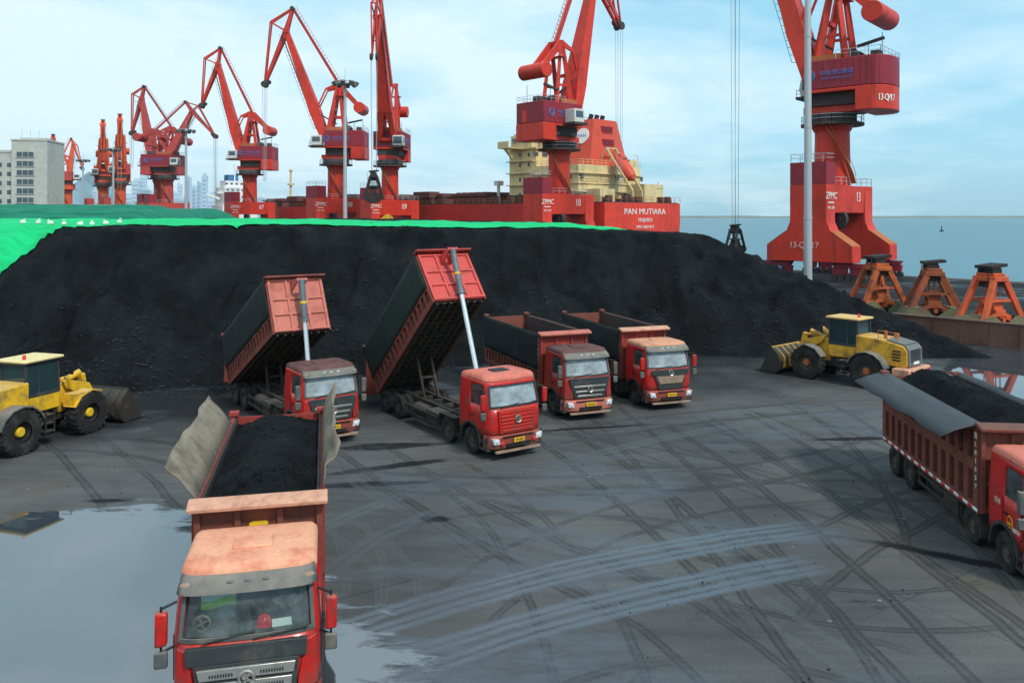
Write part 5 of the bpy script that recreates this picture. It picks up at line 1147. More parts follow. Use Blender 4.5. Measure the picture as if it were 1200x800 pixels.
    for i in range(n_):
        f0 = .1+.86*i/n_; f1 = .1+.86*(i+1)/n_
        q0 = p(F_[0]+(T_[0]-F_[0])*f0+1.25, 1.3, F_[1]+(T_[1]-F_[1])*f0); q1 = p(F_[0]+(T_[0]-F_[0])*f1+1.25, 1.3, F_[1]+(T_[1]-F_[1])*f1); o_ = p(.75, 0, .1)
        m_.taper(q0+o_, q1+o_, .06, .06); m_.taper(q0, q0+o_, .06, .06); m_.taper(q0, q1, .05, .3)
    m_.build('boom_walkway', M['crane_dark'], bm_)
    # fly jib
    A_, Md, N_ = P['apex'], P['mid'], P['nose']; m_ = MB()
    for v in (-.75, .75):
        m_.taper(p(A_[0], v*.6, A_[1]), p(T_[0], v, T_[1]), .45, .7, .5, 1.0); m_.taper(p(T_[0], v, T_[1]), p(N_[0], v*.7, N_[1]), .5, 1.25, .35, .55); m_.taper(p(A_[0], v*.6, A_[1]), p(Md[0], v, Md[1]), .3, .4); m_.taper(p(Md[0], v, Md[1]), p(N_[0], v*.7, N_[1]), .3, .4, .3, .35); m_.taper(p(Md[0], v, Md[1]), p(T_[0], v, T_[1]), .25, .35)
    for q in (A_, Md): m_.taper(p(q[0], -.8, q[1]), p(q[0], .8, q[1]), .3, .3)
    for f in (.3, .6): m_.taper(p(T_[0]+(N_[0]-T_[0])*f, -.7, T_[1]+(N_[1]-T_[1])*f), p(T_[0]+(N_[0]-T_[0])*f, .7, T_[1]+(N_[1]-T_[1])*f), .25, .25)
    fj = m_.build('fly_jib', red, t, ang=20)
    m_ = MB()
    for v in (-.7, .7):
        m_.tube(p(N_[0], v-.25, N_[1]), p(N_[0], v+.25, N_[1]), .85, n=16); m_.tube(p(N_[0]-.9, v-.2, N_[1]+.7), p(N_[0]-.9, v+.2, N_[1]+.7), .6, n=14)
    m_.tube(p(A_[0], -.9, A_[1]), p(A_[0], .9, A_[1]), .55, n=12); m_.build_each('head_sheave', M['crane_dark'], fj)
    # tie bar with its ladder rail
    m_ = MB(); m_.taper(p(*(at[0], 0, at[1])), p(A_[0], 0, A_[1]), .7, .55, .6, .5)
    for i in range(24):
        f0, f1 = i/24, (i+1)/24; q0 = p(at[0]+(A_[0]-at[0])*f0-.5, .3, at[1]+(A_[1]-at[1])*f0); q1 = p(at[0]+(A_[0]-at[0])*f1-.5, .3, at[1]+(A_[1]-at[1])*f1); o_ = p(-.45, 0, .6)
        m_.taper(q0+o_, q1+o_, .07, .07); m_.taper(q0, q0+o_, .08, .08); m_.taper(q0, q1, .12, .14)
    m_.build('tie_bar', red, t, ang=20)
    # balance lever, counterweight, push link
    C_ = P['cw']; m_ = MB(); fw = (at[0]+3.4, at[1]-1.2)
    for v in (-1.35, 1.35):
        m_.taper(p(at[0], v, at[1]), p(C_[0], v, C_[1]), .5, 1.4, .5, 1.0); m_.taper(p(at[0], v, at[1]), p(fw[0], v, fw[1]), .5, 1.2, .4, .6)
        m_.taper(p(fw[0], v, fw[1]), p(Kx[0], v*.8, Kx[1]+.6), .3, .35)
    m_.build('balance_lever', red, t, ang=20)
    m_ = MB(); m_.tube(p(C_[0], -3.4*wide, C_[1]), p(C_[0], 3.4*wide, C_[1]), 1.5, n=24); m_.build('counterweight', red, t, bevel=.1)
    m_ = MB(); m_.taper(p(-.3, .5, 33.6), p(Kx[0]-.8, .5, Kx[1]), .35, .35); m_.build('luffing_rack', M['crane_dark'], t)
    # ropes
    zb = P['nose'][1]-(rope_len or 8); m_ = MB(); rr = max(.04, .00022*Vector((x, y)).length/s)
    for v in (-.7, .7):
        for du in ((-.4, .4) if detail else (0,)): m_.tube(p(N_[0]+du, v, N_[1]), p(N_[0]+du*.6, v*.8, zb), rr, n=5)
    if rope_len: m_.build('hoist_ropes', M['rope'] if not ropes else ropes, t)
    m_ = MB()
    for v in (-.5, .5): m_.tube(p(A_[0], v, A_[1]+.5), p(at[0], v, at[1]+.8), .05, n=5); m_.tube(p(A_[0], v, A_[1]+.5), p(N_[0], v, N_[1]+.8), .04, n=5)
    if detail: m_.build('luffing_ropes', M['rope_dark'], t)
    # lettering
    def ltext(body, size, mat, pt, nrm, **k):   # pt in crane space, nrm outward normal
        ang_ = atan2(nrm.y, nrm.x)+pi/2; return text(body, size, mat, t, pt+nrm*.05, (R(90), 0, ang_), 'lettering', ext=.02, **k)
    if ident:
        sq = -1 if (-Wv).y < Wv.y else 1; ce_ = -9.06+(hw+.05)*.55
        for i_, ch in enumerate(ident):
            a9 = .50+i_*.125; nv9 = (D*(-sin(a9)/.55)+Wv*sq*cos(a9)).normalized(); ltext(ch, 1.3, M['letter'], p(ce_-(hw+.05)*.55*sin(a9), sq*(hw+.05)*cos(a9), 25.6), nv9, sx=.9)
        ltext(ident, 1.25, M['letter_worn'], MR @ Vector((.6, -7.5, 5.0)), -nn, sx=.9)
    if num:
        ltext(num, 2.0, M['letter'], MR @ Vector((-2.66, 2.7, 11.9)) if rl.y > 0 else Vector((0,0,0)), -rl, sx=.8)
        ltext('ZPMC', 1.35, M['letter'], MR @ Vector((-2.76, -6.2, 12.0)), -rl, sx=.95, shear=.2); ltext('40T-35M', .55, M['letter'], MR @ Vector((-2.76, -6.2, 10.3)), -rl); 
        m_ = MB(); m_.prism([(-7.1,10.98),(-5.5,10.98),(-5.3,11.14),(-7.0,11.14)], 'y', -2.82, -2.76, M=MR @ Matrix(((0,1,0,0),(1,0,0,0),(0,0,1,0),(0,0,0,1)))); m_.build('logo_bar', M['letter'], t)
    # blue emblem and words on the house side that faces the yard
    sd_ = -1 if (-Wv).y < Wv.y else 1; nv = Wv*sd_
    if detail:
        c0 = p(-2.2, sd_*(hw+.02), 29.6); ltext('中国·港口集团', .75, M['blue_letter'], c0, nv); ltext('PORT GROUP CO.,LTD', .42, M['blue_letter'], c0-Z*.75, nv)
        e_ = MB(); ccw = p(-2.2, sd_*(hw+.06), 29.4)+(Vector((-nv.y, nv.x, 0)))*-3.9
        for rr_, n_ in ((.75, 0), (.45, 0)):
            for i in range(18):
                a0, a1 = 2*pi*i/18, 2*pi*(i+1)/18; T2 = Vector((-nv.y, nv.x, 0)); e_.taper(ccw+T2*rr_*cos(a0)+Z*rr_*sin(a0), ccw+T2*rr_*cos(a1)+Z*rr_*sin(a1), .12, .12)
        e_.build('house_emblem', M['blue_letter'], t)
    return t
def az_of(dx, dy): return math.degrees(atan2(dy, dx))
crane('nearest and largest red portal crane, on the quay beyond the three orange grab buckets', 47.4, 120, az_of(-.75, .66), 1.0, pts=dict(nose=(15.4,47), mid=(16.5,60.5), top=(11.4,59)), ident='13-QM17', num='13', rope_len=39.4, wide=1.12, cabside=-1)
crane('red portal crane before the ship stern with its boom leaning away to the right', 9.4, 161.6, az_of(.74, .67), .985, pts=dict(foot=(2.7,29.3), top=(10.5,60), apex=(8.5,65.5), mid=(16,62), nose=(18.6,50.5)), num='10', rope_len=36, cabu=-5.4, bw=1.15)
crane('red portal crane seen end on with its boom rising straight towards the yard', -30.7, 204, az_of(-.07, -1), .955, rope_len=28.5, num='09', pts=dict(nose=(17.5,48)))
crane('red portal crane with tallest side-on boom reaching left, beside the left floodlight mast', -48.4, 223, 180, 1.02, num='08', pts=dict(), rope_len=26)
crane('red portal crane with boom reaching left, between the tall side-on crane and the distant pair', -84.7, 262, 180, .99, num='07', pts=dict(top=(10.3,58.5), apex=(9.6,63.8), mid=(14.7,60.4), nose=(15.7,45), at=(-.8,42.6), cw=(-6.6,36.8)), rope_len=0)
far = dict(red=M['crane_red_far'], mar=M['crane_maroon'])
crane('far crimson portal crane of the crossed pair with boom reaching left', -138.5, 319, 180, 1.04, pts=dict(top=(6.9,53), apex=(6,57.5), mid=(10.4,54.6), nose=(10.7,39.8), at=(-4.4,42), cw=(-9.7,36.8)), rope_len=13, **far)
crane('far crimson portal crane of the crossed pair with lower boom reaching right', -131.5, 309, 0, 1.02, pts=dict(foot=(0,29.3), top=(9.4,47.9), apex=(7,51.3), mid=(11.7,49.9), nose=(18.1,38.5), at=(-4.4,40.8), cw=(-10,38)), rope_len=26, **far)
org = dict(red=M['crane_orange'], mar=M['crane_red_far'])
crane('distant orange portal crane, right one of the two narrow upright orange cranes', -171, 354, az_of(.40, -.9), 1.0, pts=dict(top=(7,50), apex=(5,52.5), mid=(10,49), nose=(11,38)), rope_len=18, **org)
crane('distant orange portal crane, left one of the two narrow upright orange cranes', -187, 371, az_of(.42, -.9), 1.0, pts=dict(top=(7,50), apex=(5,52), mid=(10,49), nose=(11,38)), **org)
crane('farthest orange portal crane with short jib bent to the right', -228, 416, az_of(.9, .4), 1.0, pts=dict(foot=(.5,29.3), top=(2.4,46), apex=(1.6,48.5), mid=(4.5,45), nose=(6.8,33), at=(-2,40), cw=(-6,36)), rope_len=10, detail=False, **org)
crane('farthest dull red portal crane, leftmost in the row, with straight upright boom', -240, 424, az_of(.5, -.87), 1.0, pts=dict(top=(3,49), apex=(2,51), mid=(5,48), nose=(5.5,38)), detail=False, **far)

# ------------------------------------------------------------------ grabs
def grab(label, x, y, rz, s, mats, group='clamshell grab buckets', z=0, closed=False):
    t = empty('clamshell_grab', (x, y, z), R(rz), label, 'grab bucket', group); t.scale = (s,)*3
    o_, j_, d_ = mats; w = 2.2 if not closed else 1.5
    for s1 in (-1, 1):
        for s2 in (-1, 1):
            m_ = MB(); m_.taper((s1*.55, s2*.75, 4.5), (s1*w, s2*1.15, 1.0), .40, .44, .34, .4); m_.tube((s1*w, s2*1.15-.18, 1.0), (s1*w, s2*1.15+.18, 1.0), .28, n=12); m_.build('strut', o_, t, bevel=.03)
    m_ = MB(); m_.bx(-.75, .75, -1.0, 1.0, 4.35, 4.75); m_.bx(-.6, .6, -.8, .8, 4.75, 5.0); h_ = m_.build('head', o_, t, bevel=.05)
    m_ = MB()
    for y_ in (-.55, 0, .55): m_.tube((-.1, y_-.12, 5.1), (-.1, y_+.12, 5.1), .5, n=18)
    m_.taper((-.8, 0, 5.45), (.9, 0, 5.62), 1.5, .22); m_.taper((-.95, -.6, 5.35), (-1.0, -.6, 3.9), .06, .06); m_.bx(-.5, .5, -.7, .7, 3.9, 4.34); m_.build('sheave_block', d_, h_)
    m_ = MB(); m_.bx(-.5, .5, -.9, .9, 1.7, 2.2)
    for y_ in (-.5, .5): m_.tube((0, y_-.2, 2.4), (0, y_+.2, 2.4), .5, n=16)
    for y_ in (-.85, -.3, .3, .85):
        for s1 in (-1, 1): m_.taper((0, y_, 2.0), (s1*w*.8, y_, 1.25), .14, .3)
    for q_ in range(7): m_.taper((-.5+q_*.17, (q_ % 3-1)*.4, 2.3), (-.4+q_*.13, (q_ % 3-1)*.5, 4.4), .06, .06)
    m_.bx(-.9, .9, -.12, .12, 2.6, 2.85); m_.bx(-.15, .15, -1.2, 1.2, 1.3, 1.6); m_.taper((-1.1, .9, 2.9), (1.1, .9, 2.9), .16, .2); m_.taper((-1.1, -.9, 2.9), (1.1, -.9, 2.9), .16, .2)
    m_.build('lower_block', o_, t)
    for s1 in (-1, 1):
        m_ = MB(); pf = [(s1*.15,1.1),(s1*w*.5,1.75),(s1*w*.95,1.6),(s1*(w+.40),.9),(s1*(w+.3),.15),(s1*w*.62,-.02),(s1*.4,.35)] if not closed else [(s1*.02,1.7),(s1*1.1,1.5),(s1*1.7,.9),(s1*.7,.1),(s1*.02,0)]
        for y_ in (-1.35, 1.27): m_.prism(pf, 'y', y_, y_+.08)
        q = pf[1:6]
        for (a, b), (c, d) in zip(q[:-1], q[1:]): m_.taper((a, 0, b), (c, 0, d), 2.7, .08)
        jw = m_.build('jaw', j_, t)
        m_ = MB()
        for y_ in (-.9, .9): m_.prism([(s1*.4,1.5),(s1*w*.8,1.75),(s1*(w+.2),1.1),(s1*w*.5,1.2)], 'y', y_-.06, y_+.06)
        m_.build_each('jaw_rib', o_, jw)
    return t
gm = (M['grab_orange'], M['grab_jaw'], M['grab_dark'])
grab('clean bright orange open grab bucket, leftmost of the three behind the rusty wall', 32.2, 71.5, 12, 1.02, gm)
grab('rusty orange grab bucket in the middle of the three behind the rusty wall', 35.0, 67.5, -14, .98, (pm('grab_rusty', (.32,.075,.03), .7, dirt=(.14,.06,.035), damt=.7, dscale=.9), M['grab_jaw'], M['grab_dark']))
grab('orange grab bucket with tilted sheave head, rightmost of the three behind the rusty wall', 36.6, 62.0, 20, .98, (pm('grab_vermilion', (.60,.10,.035), .6, dirt=(.24,.07,.03), damt=.5, dscale=.9), M['grab_jaw'], M['grab_dark']))
dk = (M['crane_dark'], M['grab_dark'], M['grab_dark'])
_d = Vector((-.75, .66, 0)).normalized()*15.4
grab('dark grab bucket hanging from the nearest crane over the right end of the coal pile', 47.4+_d.x, 120+_d.y, 40, .85, dk, 'hanging grab buckets', 3.0, True)
grab('black grab bucket hanging from the end-on crane left of the ship', -32.0, 187.4, 10, 1.35, (M['grab_dark'],)*3, 'hanging grab buckets', 12.0, True)
# rusty retaining wall of steel plates
a = Vector((27.5, 64.5, 0)); b = Vector((37.8, 53.3, 0)); dv = (b-a)/8
w_ = empty('retaining_wall', (0, 0, 0), 0, 'low rusty brown steel plate wall in front of the three orange grab buckets', 'retaining wall')
for i in range(9):
    m_ = MB(); p0 = a+dv*i; p1 = a+dv*(i+.96); m_.taper(p0+Vector((0,0,.85)), p1+Vector((0,0,.85)), .25, 1.7); m_.taper(p0+Vector((0,0,1.72)), p1+Vector((0,0,1.72)), .5, .1)
    for k in range(1): m_.taper(p1+Vector((0,0,0)), p1+Vector((0,0,1.69)), .16, .36)
    m_.build('plate', M['rust_wall'], w_)
# ------------------------------------------------------------------ floodlight masts
def mast(label, x, y, h, r0, r1, lamps=True):
    t = empty('floodlight_mast', (x, y, 0), 0, label, 'light mast', 'floodlight masts'); m_ = MB(); k = 4
    for i in range(k): m_.tube((0,0,h*i/k), (0,0,h*(i+1)/k), r0+(r1-r0)*i/k, r0+(r1-r0)*(i+1)/k, n=20)
    for i in range(1, k): m_.tube((0,0,h*i/k-.15), (0,0,h*i/k+.15), r0+(r1-r0)*i/k+.03, n=20)
    m_.tube((0,0,0), (0,0,.1), r0*2, n=20); m_.build('pole', M['galv'], t)
    m_ = MB(); m_.tube((0,0,h-.5), (0,0,h-.35), 1.0, n=20); m_.path([(cos(i*pi/4)*1.0, sin(i*pi/4)*1.0, h-.1) for i in range(9)], .05); m_.tube((0,0,h), (0,0,h+1.6), .03, n=6)
    hd = m_.build('head_frame', M['galv'], t)
    for i in range(8):
        a = i*pi/4; m_ = MB(); c_ = Vector((cos(a)*1.25, sin(a)*1.25, h-.3)); m_.taper(c_, c_+Vector((cos(a)*.35, sin(a)*.35, -.22)), .55, .5); m_.taper((cos(a)*.8, sin(a)*.8, h-.1), c_, .08, .08); m_.build('floodlight', M['ldr_grey'], hd)
    return t
mast('tallest and thickest pale grey mast, standing before the nearest crane', 29.2, 80, 36, .42, .27)
mast('slim floodlight mast behind the green edged pile, in front of the tallest side-on crane', -21.0, 102, 26.2, .30, .17)
mast('distant floodlight mast between the crossed crane pair and the white ship', -58.7, 146, 24.8, .32, .18)
mast('distant floodlight mast just right of the two narrow orange cranes', -90.5, 184, 24.5, .32, .18)
mast('farthest thin floodlight mast near the leftmost cranes', -109, 206, 23.5, .32, .18)
# ------------------------------------------------------------------ the bulk carrier
ship = empty('bulk_carrier', (18.3, 166.2, 0), R(43.1), 'long red bulk cargo ship moored behind the cranes, cream deckhouse at its stern', 'ship')
def sec(y):   # half breadth along the hull
    L = 172; B = 14.2
    if y > 130: f = 1-((y-130)/(L-130))**2.2
    elif y < 3: f = .93+.07*y/3
    else: f = 1
    return B*max(0, f)
m_ = MB(); ys = [0,1,3,8,20,40,60,80,100,120,130,138,146,153,159,164,168,171,172]; zs = [-3.2, 0, 4, 8, 11.9]
def hx(y, z, s):
    b = sec(y); k = 1 if y > 12 else .9+.1*min(1, (z+3.2)/9)
    sh = 1 if y < 135 else 1-.25*(1-(z+3)/15)*(y-135)/37
    return 14.25+s*b*k*sh
v = []
for y in ys:
    zz = zs
    row = [(hx(y, z, -1), y, z + (1.5*(sm(140, 172, y)) if z > 11 else 0)) for z in zz]+[(hx(y, z, 1), y, z + (1.5*(sm(140, 172, y)) if z > 11 else 0)) for z in zz[::-1]]
    v += row
k = len(zs)*2
fs = [(i*k+j, i*k+(j+1) % k, (i+1)*k+(j+1) % k, (i+1)*k+j) for i in range(len(ys)-1) for j in range(k)]+[tuple(range(k))]
m_.add(v, fs); hull = m_.build('hull', [M['hull_red_shaded'], M['hull_red_lit']], ship, ang=25)
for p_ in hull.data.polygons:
    if abs(p_.normal.y) > .8 and p_.center.y < 1: p_.material_index = 1  # stern face takes the red with sunlight painted in
def stext(body, size, x, z, nm='ship_name', sx=1.15): return text(body, size, M['letter'], ship, (x, -.06, z), (R(90), 0, 0), nm, ext=.03, sx=sx)
stext('PAN MUTIARA', 1.75, 14.6, 10.0, sx=1.28); stext('MAJURO', 1.15, 14.6, 8.2, 'home_port'); stext('IMO 9621417', .95, 14.6, 6.7, 'ship_number')
m_ = MB(); m_.prism([(1.2,11.92),(27.3,11.92),(27.3,12.1),(1.2,12.1)], 'y', .4, 128); m_.build('deck', M['hatch'], ship)
for i in range(7):
    y0 = 40+i*17.5; m_ = MB(); m_.bx(4, 24.5, y0, y0+13, 12.1, 14.0); m_.bx(3.4, 25.1, y0-.4, y0+13.4, 14.0, 14.6)
    for q in range(5): m_.bx(4, 24.5, y0+1+q*2.6, y0+1.4+q*2.6, 14.6, 15.0)
    if i in (1, 3, 5): m_.bx(1.2, 4.5, y0+2, y0+9, 13.8, 15.4)
    m_.build('hatch_cover', M['hatch'], ship)
m_ = MB(); random.seed(5)
for i in range(60): x_ = random.choice((random.uniform(1.2, 4), random.uniform(24, 27))); y0 = random.uniform(3, 150); m_.bx(x_, x_+random.uniform(.5, 1.4), y0, y0+random.uniform(.5, 2.5), 12.1, 12.1+random.uniform(.6, 1.9))
for i in range(14): x_ = random.uniform(2, 26); m_.bx(x_, x_+random.uniform(.4, 1.2), 1, 2.2, 12.1, 12.1+random.uniform(.7, 1.5))
m_.build_each('deck_gear', M['crane_dark'], ship)
m_ = MB()
def rail_line(m, a, b, h=1.1, st=2.0):
    a = Vector(a); b = Vector(b); n_ = max(1, int((b-a).length/st))
    for z_ in (h*.5, h): m.taper(a+Vector((0,0,z_)), b+Vector((0,0,z_)), .07, .07)
    for i in range(n_+1): q = a+(b-a)*i/n_; m.taper(q, q+Vector((0,0,h)), .08, .08)
rail_line(m_, (.5, .3, 12.1), (27.9, .3, 12.1)); rail_line(m_, (.3, .5, 12.1), (.3, 130, 12.1)); m_.build('ship_railing', M['crane_rust'], ship)
# deckhouse
dh = MB(); dh.bx(5, 25, 24, 33, 12.1, 24.6); dh.bx(3.5, 25, 9.5, 24, 12.1, 20.4); dh.bx(3.2, 25.3, 9.2, 24.2, 16.2, 16.45); dh.bx(4.4, 25.5, 23.5, 33, 24.6, 25.0)
for z_ in (16.2, 19.0, 21.8): dh.bx(4.2, 25.8, 24.3, 33.5, z_, z_+.2)
for z_ in (14.4, 18.4): dh.bx(3.0, 25.6, 8.9, 23.9, z_, z_+.15)
dh.bx(20, 27.2, 4.5, 9.4, 12.1, 16.3); dh.bx(6, 11, 5.5, 9.4, 12.1, 15.0); dh.bx(24.2, 26.8, 12, 17, 20.4, 22.4)
dho = dh.build('deckhouse', M['cream'], ship)
m_ = MB(); m_.bx(5, 23.5, 25.5, 32.5, 25.0, 28.0); m_.bx(-.2, 28.7, 28, 31.5, 24.7, 25.1); m_.bx(-.2, .1, 28, 31.5, 25.1, 26.3); m_.bx(28.4, 28.7, 28, 31.5, 25.1, 26.3); m_.taper((2.6,29.5,22.6), (.2,29.5,24.7), .5, .5); m_.bx(5.5, 23, 26, 32, 28, 28.5); m_.build('bridge', M['cream'], dho)
def port(x0, x1, y0, y1, z0, z1, nm='porthole'): MB().bx(x0, x1, y0, y1, z0, z1).build(nm, M['bldg_win'], dho)
random.seed(8)
for z_ in (13.6, 17.2, 20.6, 22.9):
    for x_ in range(4, 26, 3):
        if random.random() < .35: continue
        w9 = random.choice((.6, .8, 1.7))
        if z_ < 20.5: port(x_, x_+w9, 9.12, 9.5, z_, z_+1.0)
        else: port(x_, x_+w9, 23.94, 24.0, z_, z_+1.0)
    for y_ in (11.5, 14.5, 18, 21, 26, 29):
        if y_ > 24: port(4.93, 5.0, y_, y_+.7, z_, z_+.9)
        elif z_ < 20 and random.random() < .7: port(3.4, 3.5, y_, y_+.7, z_, z_+.9)
port(5.5, 23, 25.42, 25.5, 26.2, 27.3, 'bridge_window'); port(4.93, 5.0, 26, 32, 26.2, 27.3, 'bridge_window')
m_ = MB(); 
for a_, b_ in (((3.5,9.5,20.4),(25,9.5,20.4)), ((3.5,9.5,20.4),(3.5,24,20.4)), ((25,9.5,20.4),(25,24,20.4)), ((3.2,9.2,16.45),(25.3,9.2,16.45)), ((2.5,24,25),(2.5,28,25)), ((-.2,28,25.1),(5,28,25.1)), ((5.5,26,28.5),(23,26,28.5))): rail_line(m_, a_, b_, st=1.5)
m_.path([(24.6,9.8,20.4),(24.6,9.8,23),(23,9.8,23.4)], .08); m_.build('deck_railing', M['cream'], dho)
m_ = MB(); 
def fr_(x0, x1, y0, y1, z): return [(x0,y0,z),(x1,y0,z),(x1,y1,z),(x0,y1,z)]
m_.add(fr_(9.5,23.0,11.5,21,20.41)+fr_(12.6,20.6,13,20,31.2), [(3,2,1,0),(4,5,6,7),(0,1,5,4),(1,2,6,5),(2,3,7,6),(3,0,4,7)]); fn_ = m_.build('funnel', M['funnel_red'], dho)
m_ = MB(); 
for x_ in (14.5, 16.5, 18.5): m_.tube((x_, 16, 31), (x_+.3, 15.6, 32.6), .55, n=12)
m_.build('exhaust_pipes', M['grab_dark'], fn_)
m_ = MB(); c_ = Vector((11.47, 15.4, 27.3)); nrm = Vector((-1, 0, .287)).normalized(); m_.tube(c_-nrm*.4, c_+nrm*.25, 1.9, n=28); lg = m_.build('funnel_logo', M['letter'], fn_); 
text('PAN', 1.1, M['blue_letter'], lg, c_+nrm*.27, (R(74), 0, R(-90)), 'logo_lettering', ext=.02, sx=1.2)
m_ = MB()
for z_ in (28.6, 25.6): 
    yy = 13-(31.2-z_)*.139; 
    for i in range(7): m_.bx(14.9, 18.5, yy-.12, yy+.35, z_-1+i*.3, z_-.85+i*.3)
    m_.bx(14.7, 18.7, yy-.05, yy+.5, z_-1.15, z_+1.1)
m_.build('funnel_vents', M['crane_maroon'], fn_)
# free-fall lifeboat on its slide
m_ = MB(); p0, p1 = Vector((15, 10, 22.8)), Vector((15, 2.5, 14.6))
for s in (-1, 1): m_.taper(p0+Vector((s*1.6,0,1.6)), p1+Vector((s*1.6,0,0)), .3, .4); m_.taper(p0+Vector((s*1.6,0,1.6)), p0+Vector((s*1.6,3,-3)), .3, .3); m_.taper(p1+Vector((s*1.6,0,0)), Vector((15+s*1.6, 2.5, 12.1)), .3, .3)
m_.taper(p0+Vector((-1.6,0,1.6)), p0+Vector((1.6,0,1.6)), .3, .3); m_.build('boat_slide', M['cream'], ship)
m_ = MB(); d_ = (p1-p0).normalized(); a0 = p0+d_*1.2+Vector((0,-.3,1.0)); pr = [(0,.3),(.9,1.1),(2.2,1.45),(5.5,1.45),(7.2,1.1),(8.0,.3)]
for (h0, r0), (h1, r1) in zip(pr[:-1], pr[1:]): m_.tube(a0+d_*h0, a0+d_*h1, r0, r1, n=16)
m_.tube(a0+d_*1.5+Vector((0,-.6,1.0)), a0+d_*3.2+Vector((0,-.6,1.0)), .8, n=12); m_.build('lifeboat', M['funnel_red'], ship)
m_ = MB(); m_.tube((14,29,28.5), (14,29,38), .25, n=8)
for z_ in (31, 33, 35, 36.5): m_.taper((12.2,29,z_), (15.8,29,z_), .14, .14)
m_.sphere((14.0,29,38.2), .4, 8); m_.tube((8,29,28.5), (8,29,32), .12, n=6); m_.sphere((8,29,32.5), .9, 10); m_.build('radar_mast', M['cabin_white'], dho)
m_ = MB(); m_.tube((14, 158, 12), (14, 158, 25), .5, .35, n=12); m_.sphere((14,158,25.2), .7, 8); m_.tube((14,158,20), (14,158,20.6), 1.2, n=12); m_.build('foremast', M['cream'], ship)
m_ = MB(); m_.tube((6, 38, 12), (6, 38, 17), .4, n=10); m_.bx(5.2, 7, 37.3, 38.8, 16.5, 17.6); m_.build('deck_post', M['cabin_white'], ship)
m_ = MB(); m_.tube((14.6,0,12), (14.6,0,15), .1, n=6); m_.tube((26,5,12), (26,5,17), .12, n=6); m_.bx(24.8,27.2,4.4,5.6,15.4,15.7); m_.build('stern_post', M['cream'], ship)

# white ship beyond
ws = empty('cargo_ship', (-110, 305, 0), R(43.1), 'white decked cargo ship with dark red hull, beyond the red cranes on the left', 'ship')
m_ = MB(); v = []
for y in (0, 4, 20, 60, 90, 104, 112): 
    b = 9*(1 if y < 85 else max(.05, 1-((y-85)/27)**2)); v += [(9-b*.9, y, -3), (9-b, y, 8+.02*y), (9+b, y, 8+.02*y), (9+b*.9, y, -3)]
m_.add(v, [(i*4+j, i*4+(j+1) % 4, (i+1)*4+(j+1) % 4, (i+1)*4+j) for i in range(6) for j in range(4)]+[(0,1,2,3)]); m_.build('hull', M['hatch'], ws)
m_ = MB(); m_.bx(2, 16, 2, 12, 8, 13); m_.bx(3, 15, 3, 11, 13, 20); m_.bx(1, 17, 4, 8, 17.5, 18.2); m_.bx(4, 14, 4, 9, 20, 22.5); m_.bx(0, 6, 12, 22, 9, 10.5); m_.tube((9,7,22), (9,7,29), .25, n=6); m_.taper((-3,5,17.2), (2,5,15.5), 1, .8); d2 = m_.build('deckhouse', M['white'], ws)
m_ = MB()
for z_ in (14, 16, 18.6, 21):
    for x_ in range(4, 15, 2): m_.bx(x_, x_+.9, 1.93 if z_ < 13 else 2.93 if z_ < 20 else 3.93, 2.0 if z_ < 13 else 3.0 if z_ < 20 else 4.0, z_, z_+.7)
m_.build('windows', M['bldg_win'], d2)
m_ = MB(); m_.bx(7, 11, 8, 12, 20.1, 25); m_.build('funnel', M['blue'], ws)

# ------------------------------------------------------------------ behind the pile: hoppers, container, small excavator
def hopper(label, x, y, rz, mat):
    t = empty('hopper', (x, y, 0), R(rz), label, 'hopper', 'portal hoppers'); m_ = MB()
    m_.add([(-3.6,-3,7.6),(3.6,-3,7.6),(3.6,3,7.6),(-3.6,3,7.6),(-1,-1,4.2),(1,-1,4.2),(1,1,4.2),(-1,1,4.2)], [(0,1,5,4),(1,2,6,5),(2,3,7,6),(3,0,4,7),(4,5,6,7)]); m_.build('funnel_body', mat, t, solid=.08)
    for s1 in (-1, 1):
        for s2 in (-1, 1): m_ = MB(); m_.taper((s1*3, s2*2.5, 0), (s1*3, s2*2.5, 7.5), .4, .4); m_.build('leg', mat, t)
    m_ = MB()
    for s2 in (-1, 1): m_.taper((-3.2, s2*2.5, 4.4), (3.2, s2*2.5, 4.4), .3, .35); m_.taper((-3, s2*2.5, .5), (3, s2*2.5, 4.2), .2, .2); m_.taper((-3.7, s2*3, 7.7), (3.7, s2*3, 7.7), .3, .5)
    for s1 in (-1, 1): m_.taper((s1*3.7, -3, 7.7), (s1*3.7, 3, 7.7), .3, .5)
    m_.build('brace', mat, t); return t
hopper('orange portal hopper under the crane in front of the ship stern', 4.6, 128, 10, M['crane_orange'])
hopper('black steel hopper standing left of the orange hopper before the red hull', -2.6, 132, 20, M['grab_dark'])
hopper('black steel hopper farther left of the orange hopper', -9.2, 141, 5, M['grab_dark'])
def container(label, x, y, rz, mat, L=6.0):
    t = empty('shipping_container', (x, y, 0), R(rz), label, 'container', None); m_ = MB(); m_.bx(-L/2, L/2, -1.2, 1.2, .05, 2.6)
    n_ = int(L/.3)
    for i in range(n_):
        for s in (-1, 1): m_.bx(-L/2+.1+i*.3, -L/2+.24+i*.3, s*1.2-.05, s*1.2+.05, .25, 2.4)
    m_.build('body', mat, t)
    for s in (-1, 1): m_ = MB(); m_.bx(L/2-.02, L/2+.05, s*.58-.55, s*.58+.55, .2, 2.45); m_.tube((L/2+.08, s*.3, .2), (L/2+.08, s*.3, 2.45), .03, n=6); m_.build('door', mat, t)
    return t
container('blue container beside the left foot of the nearest crane', 38.2, 118.5, -40, M['blue'], 3.6)
bpy.data.objects['shipping_container'].scale = (.6, .6, .75)
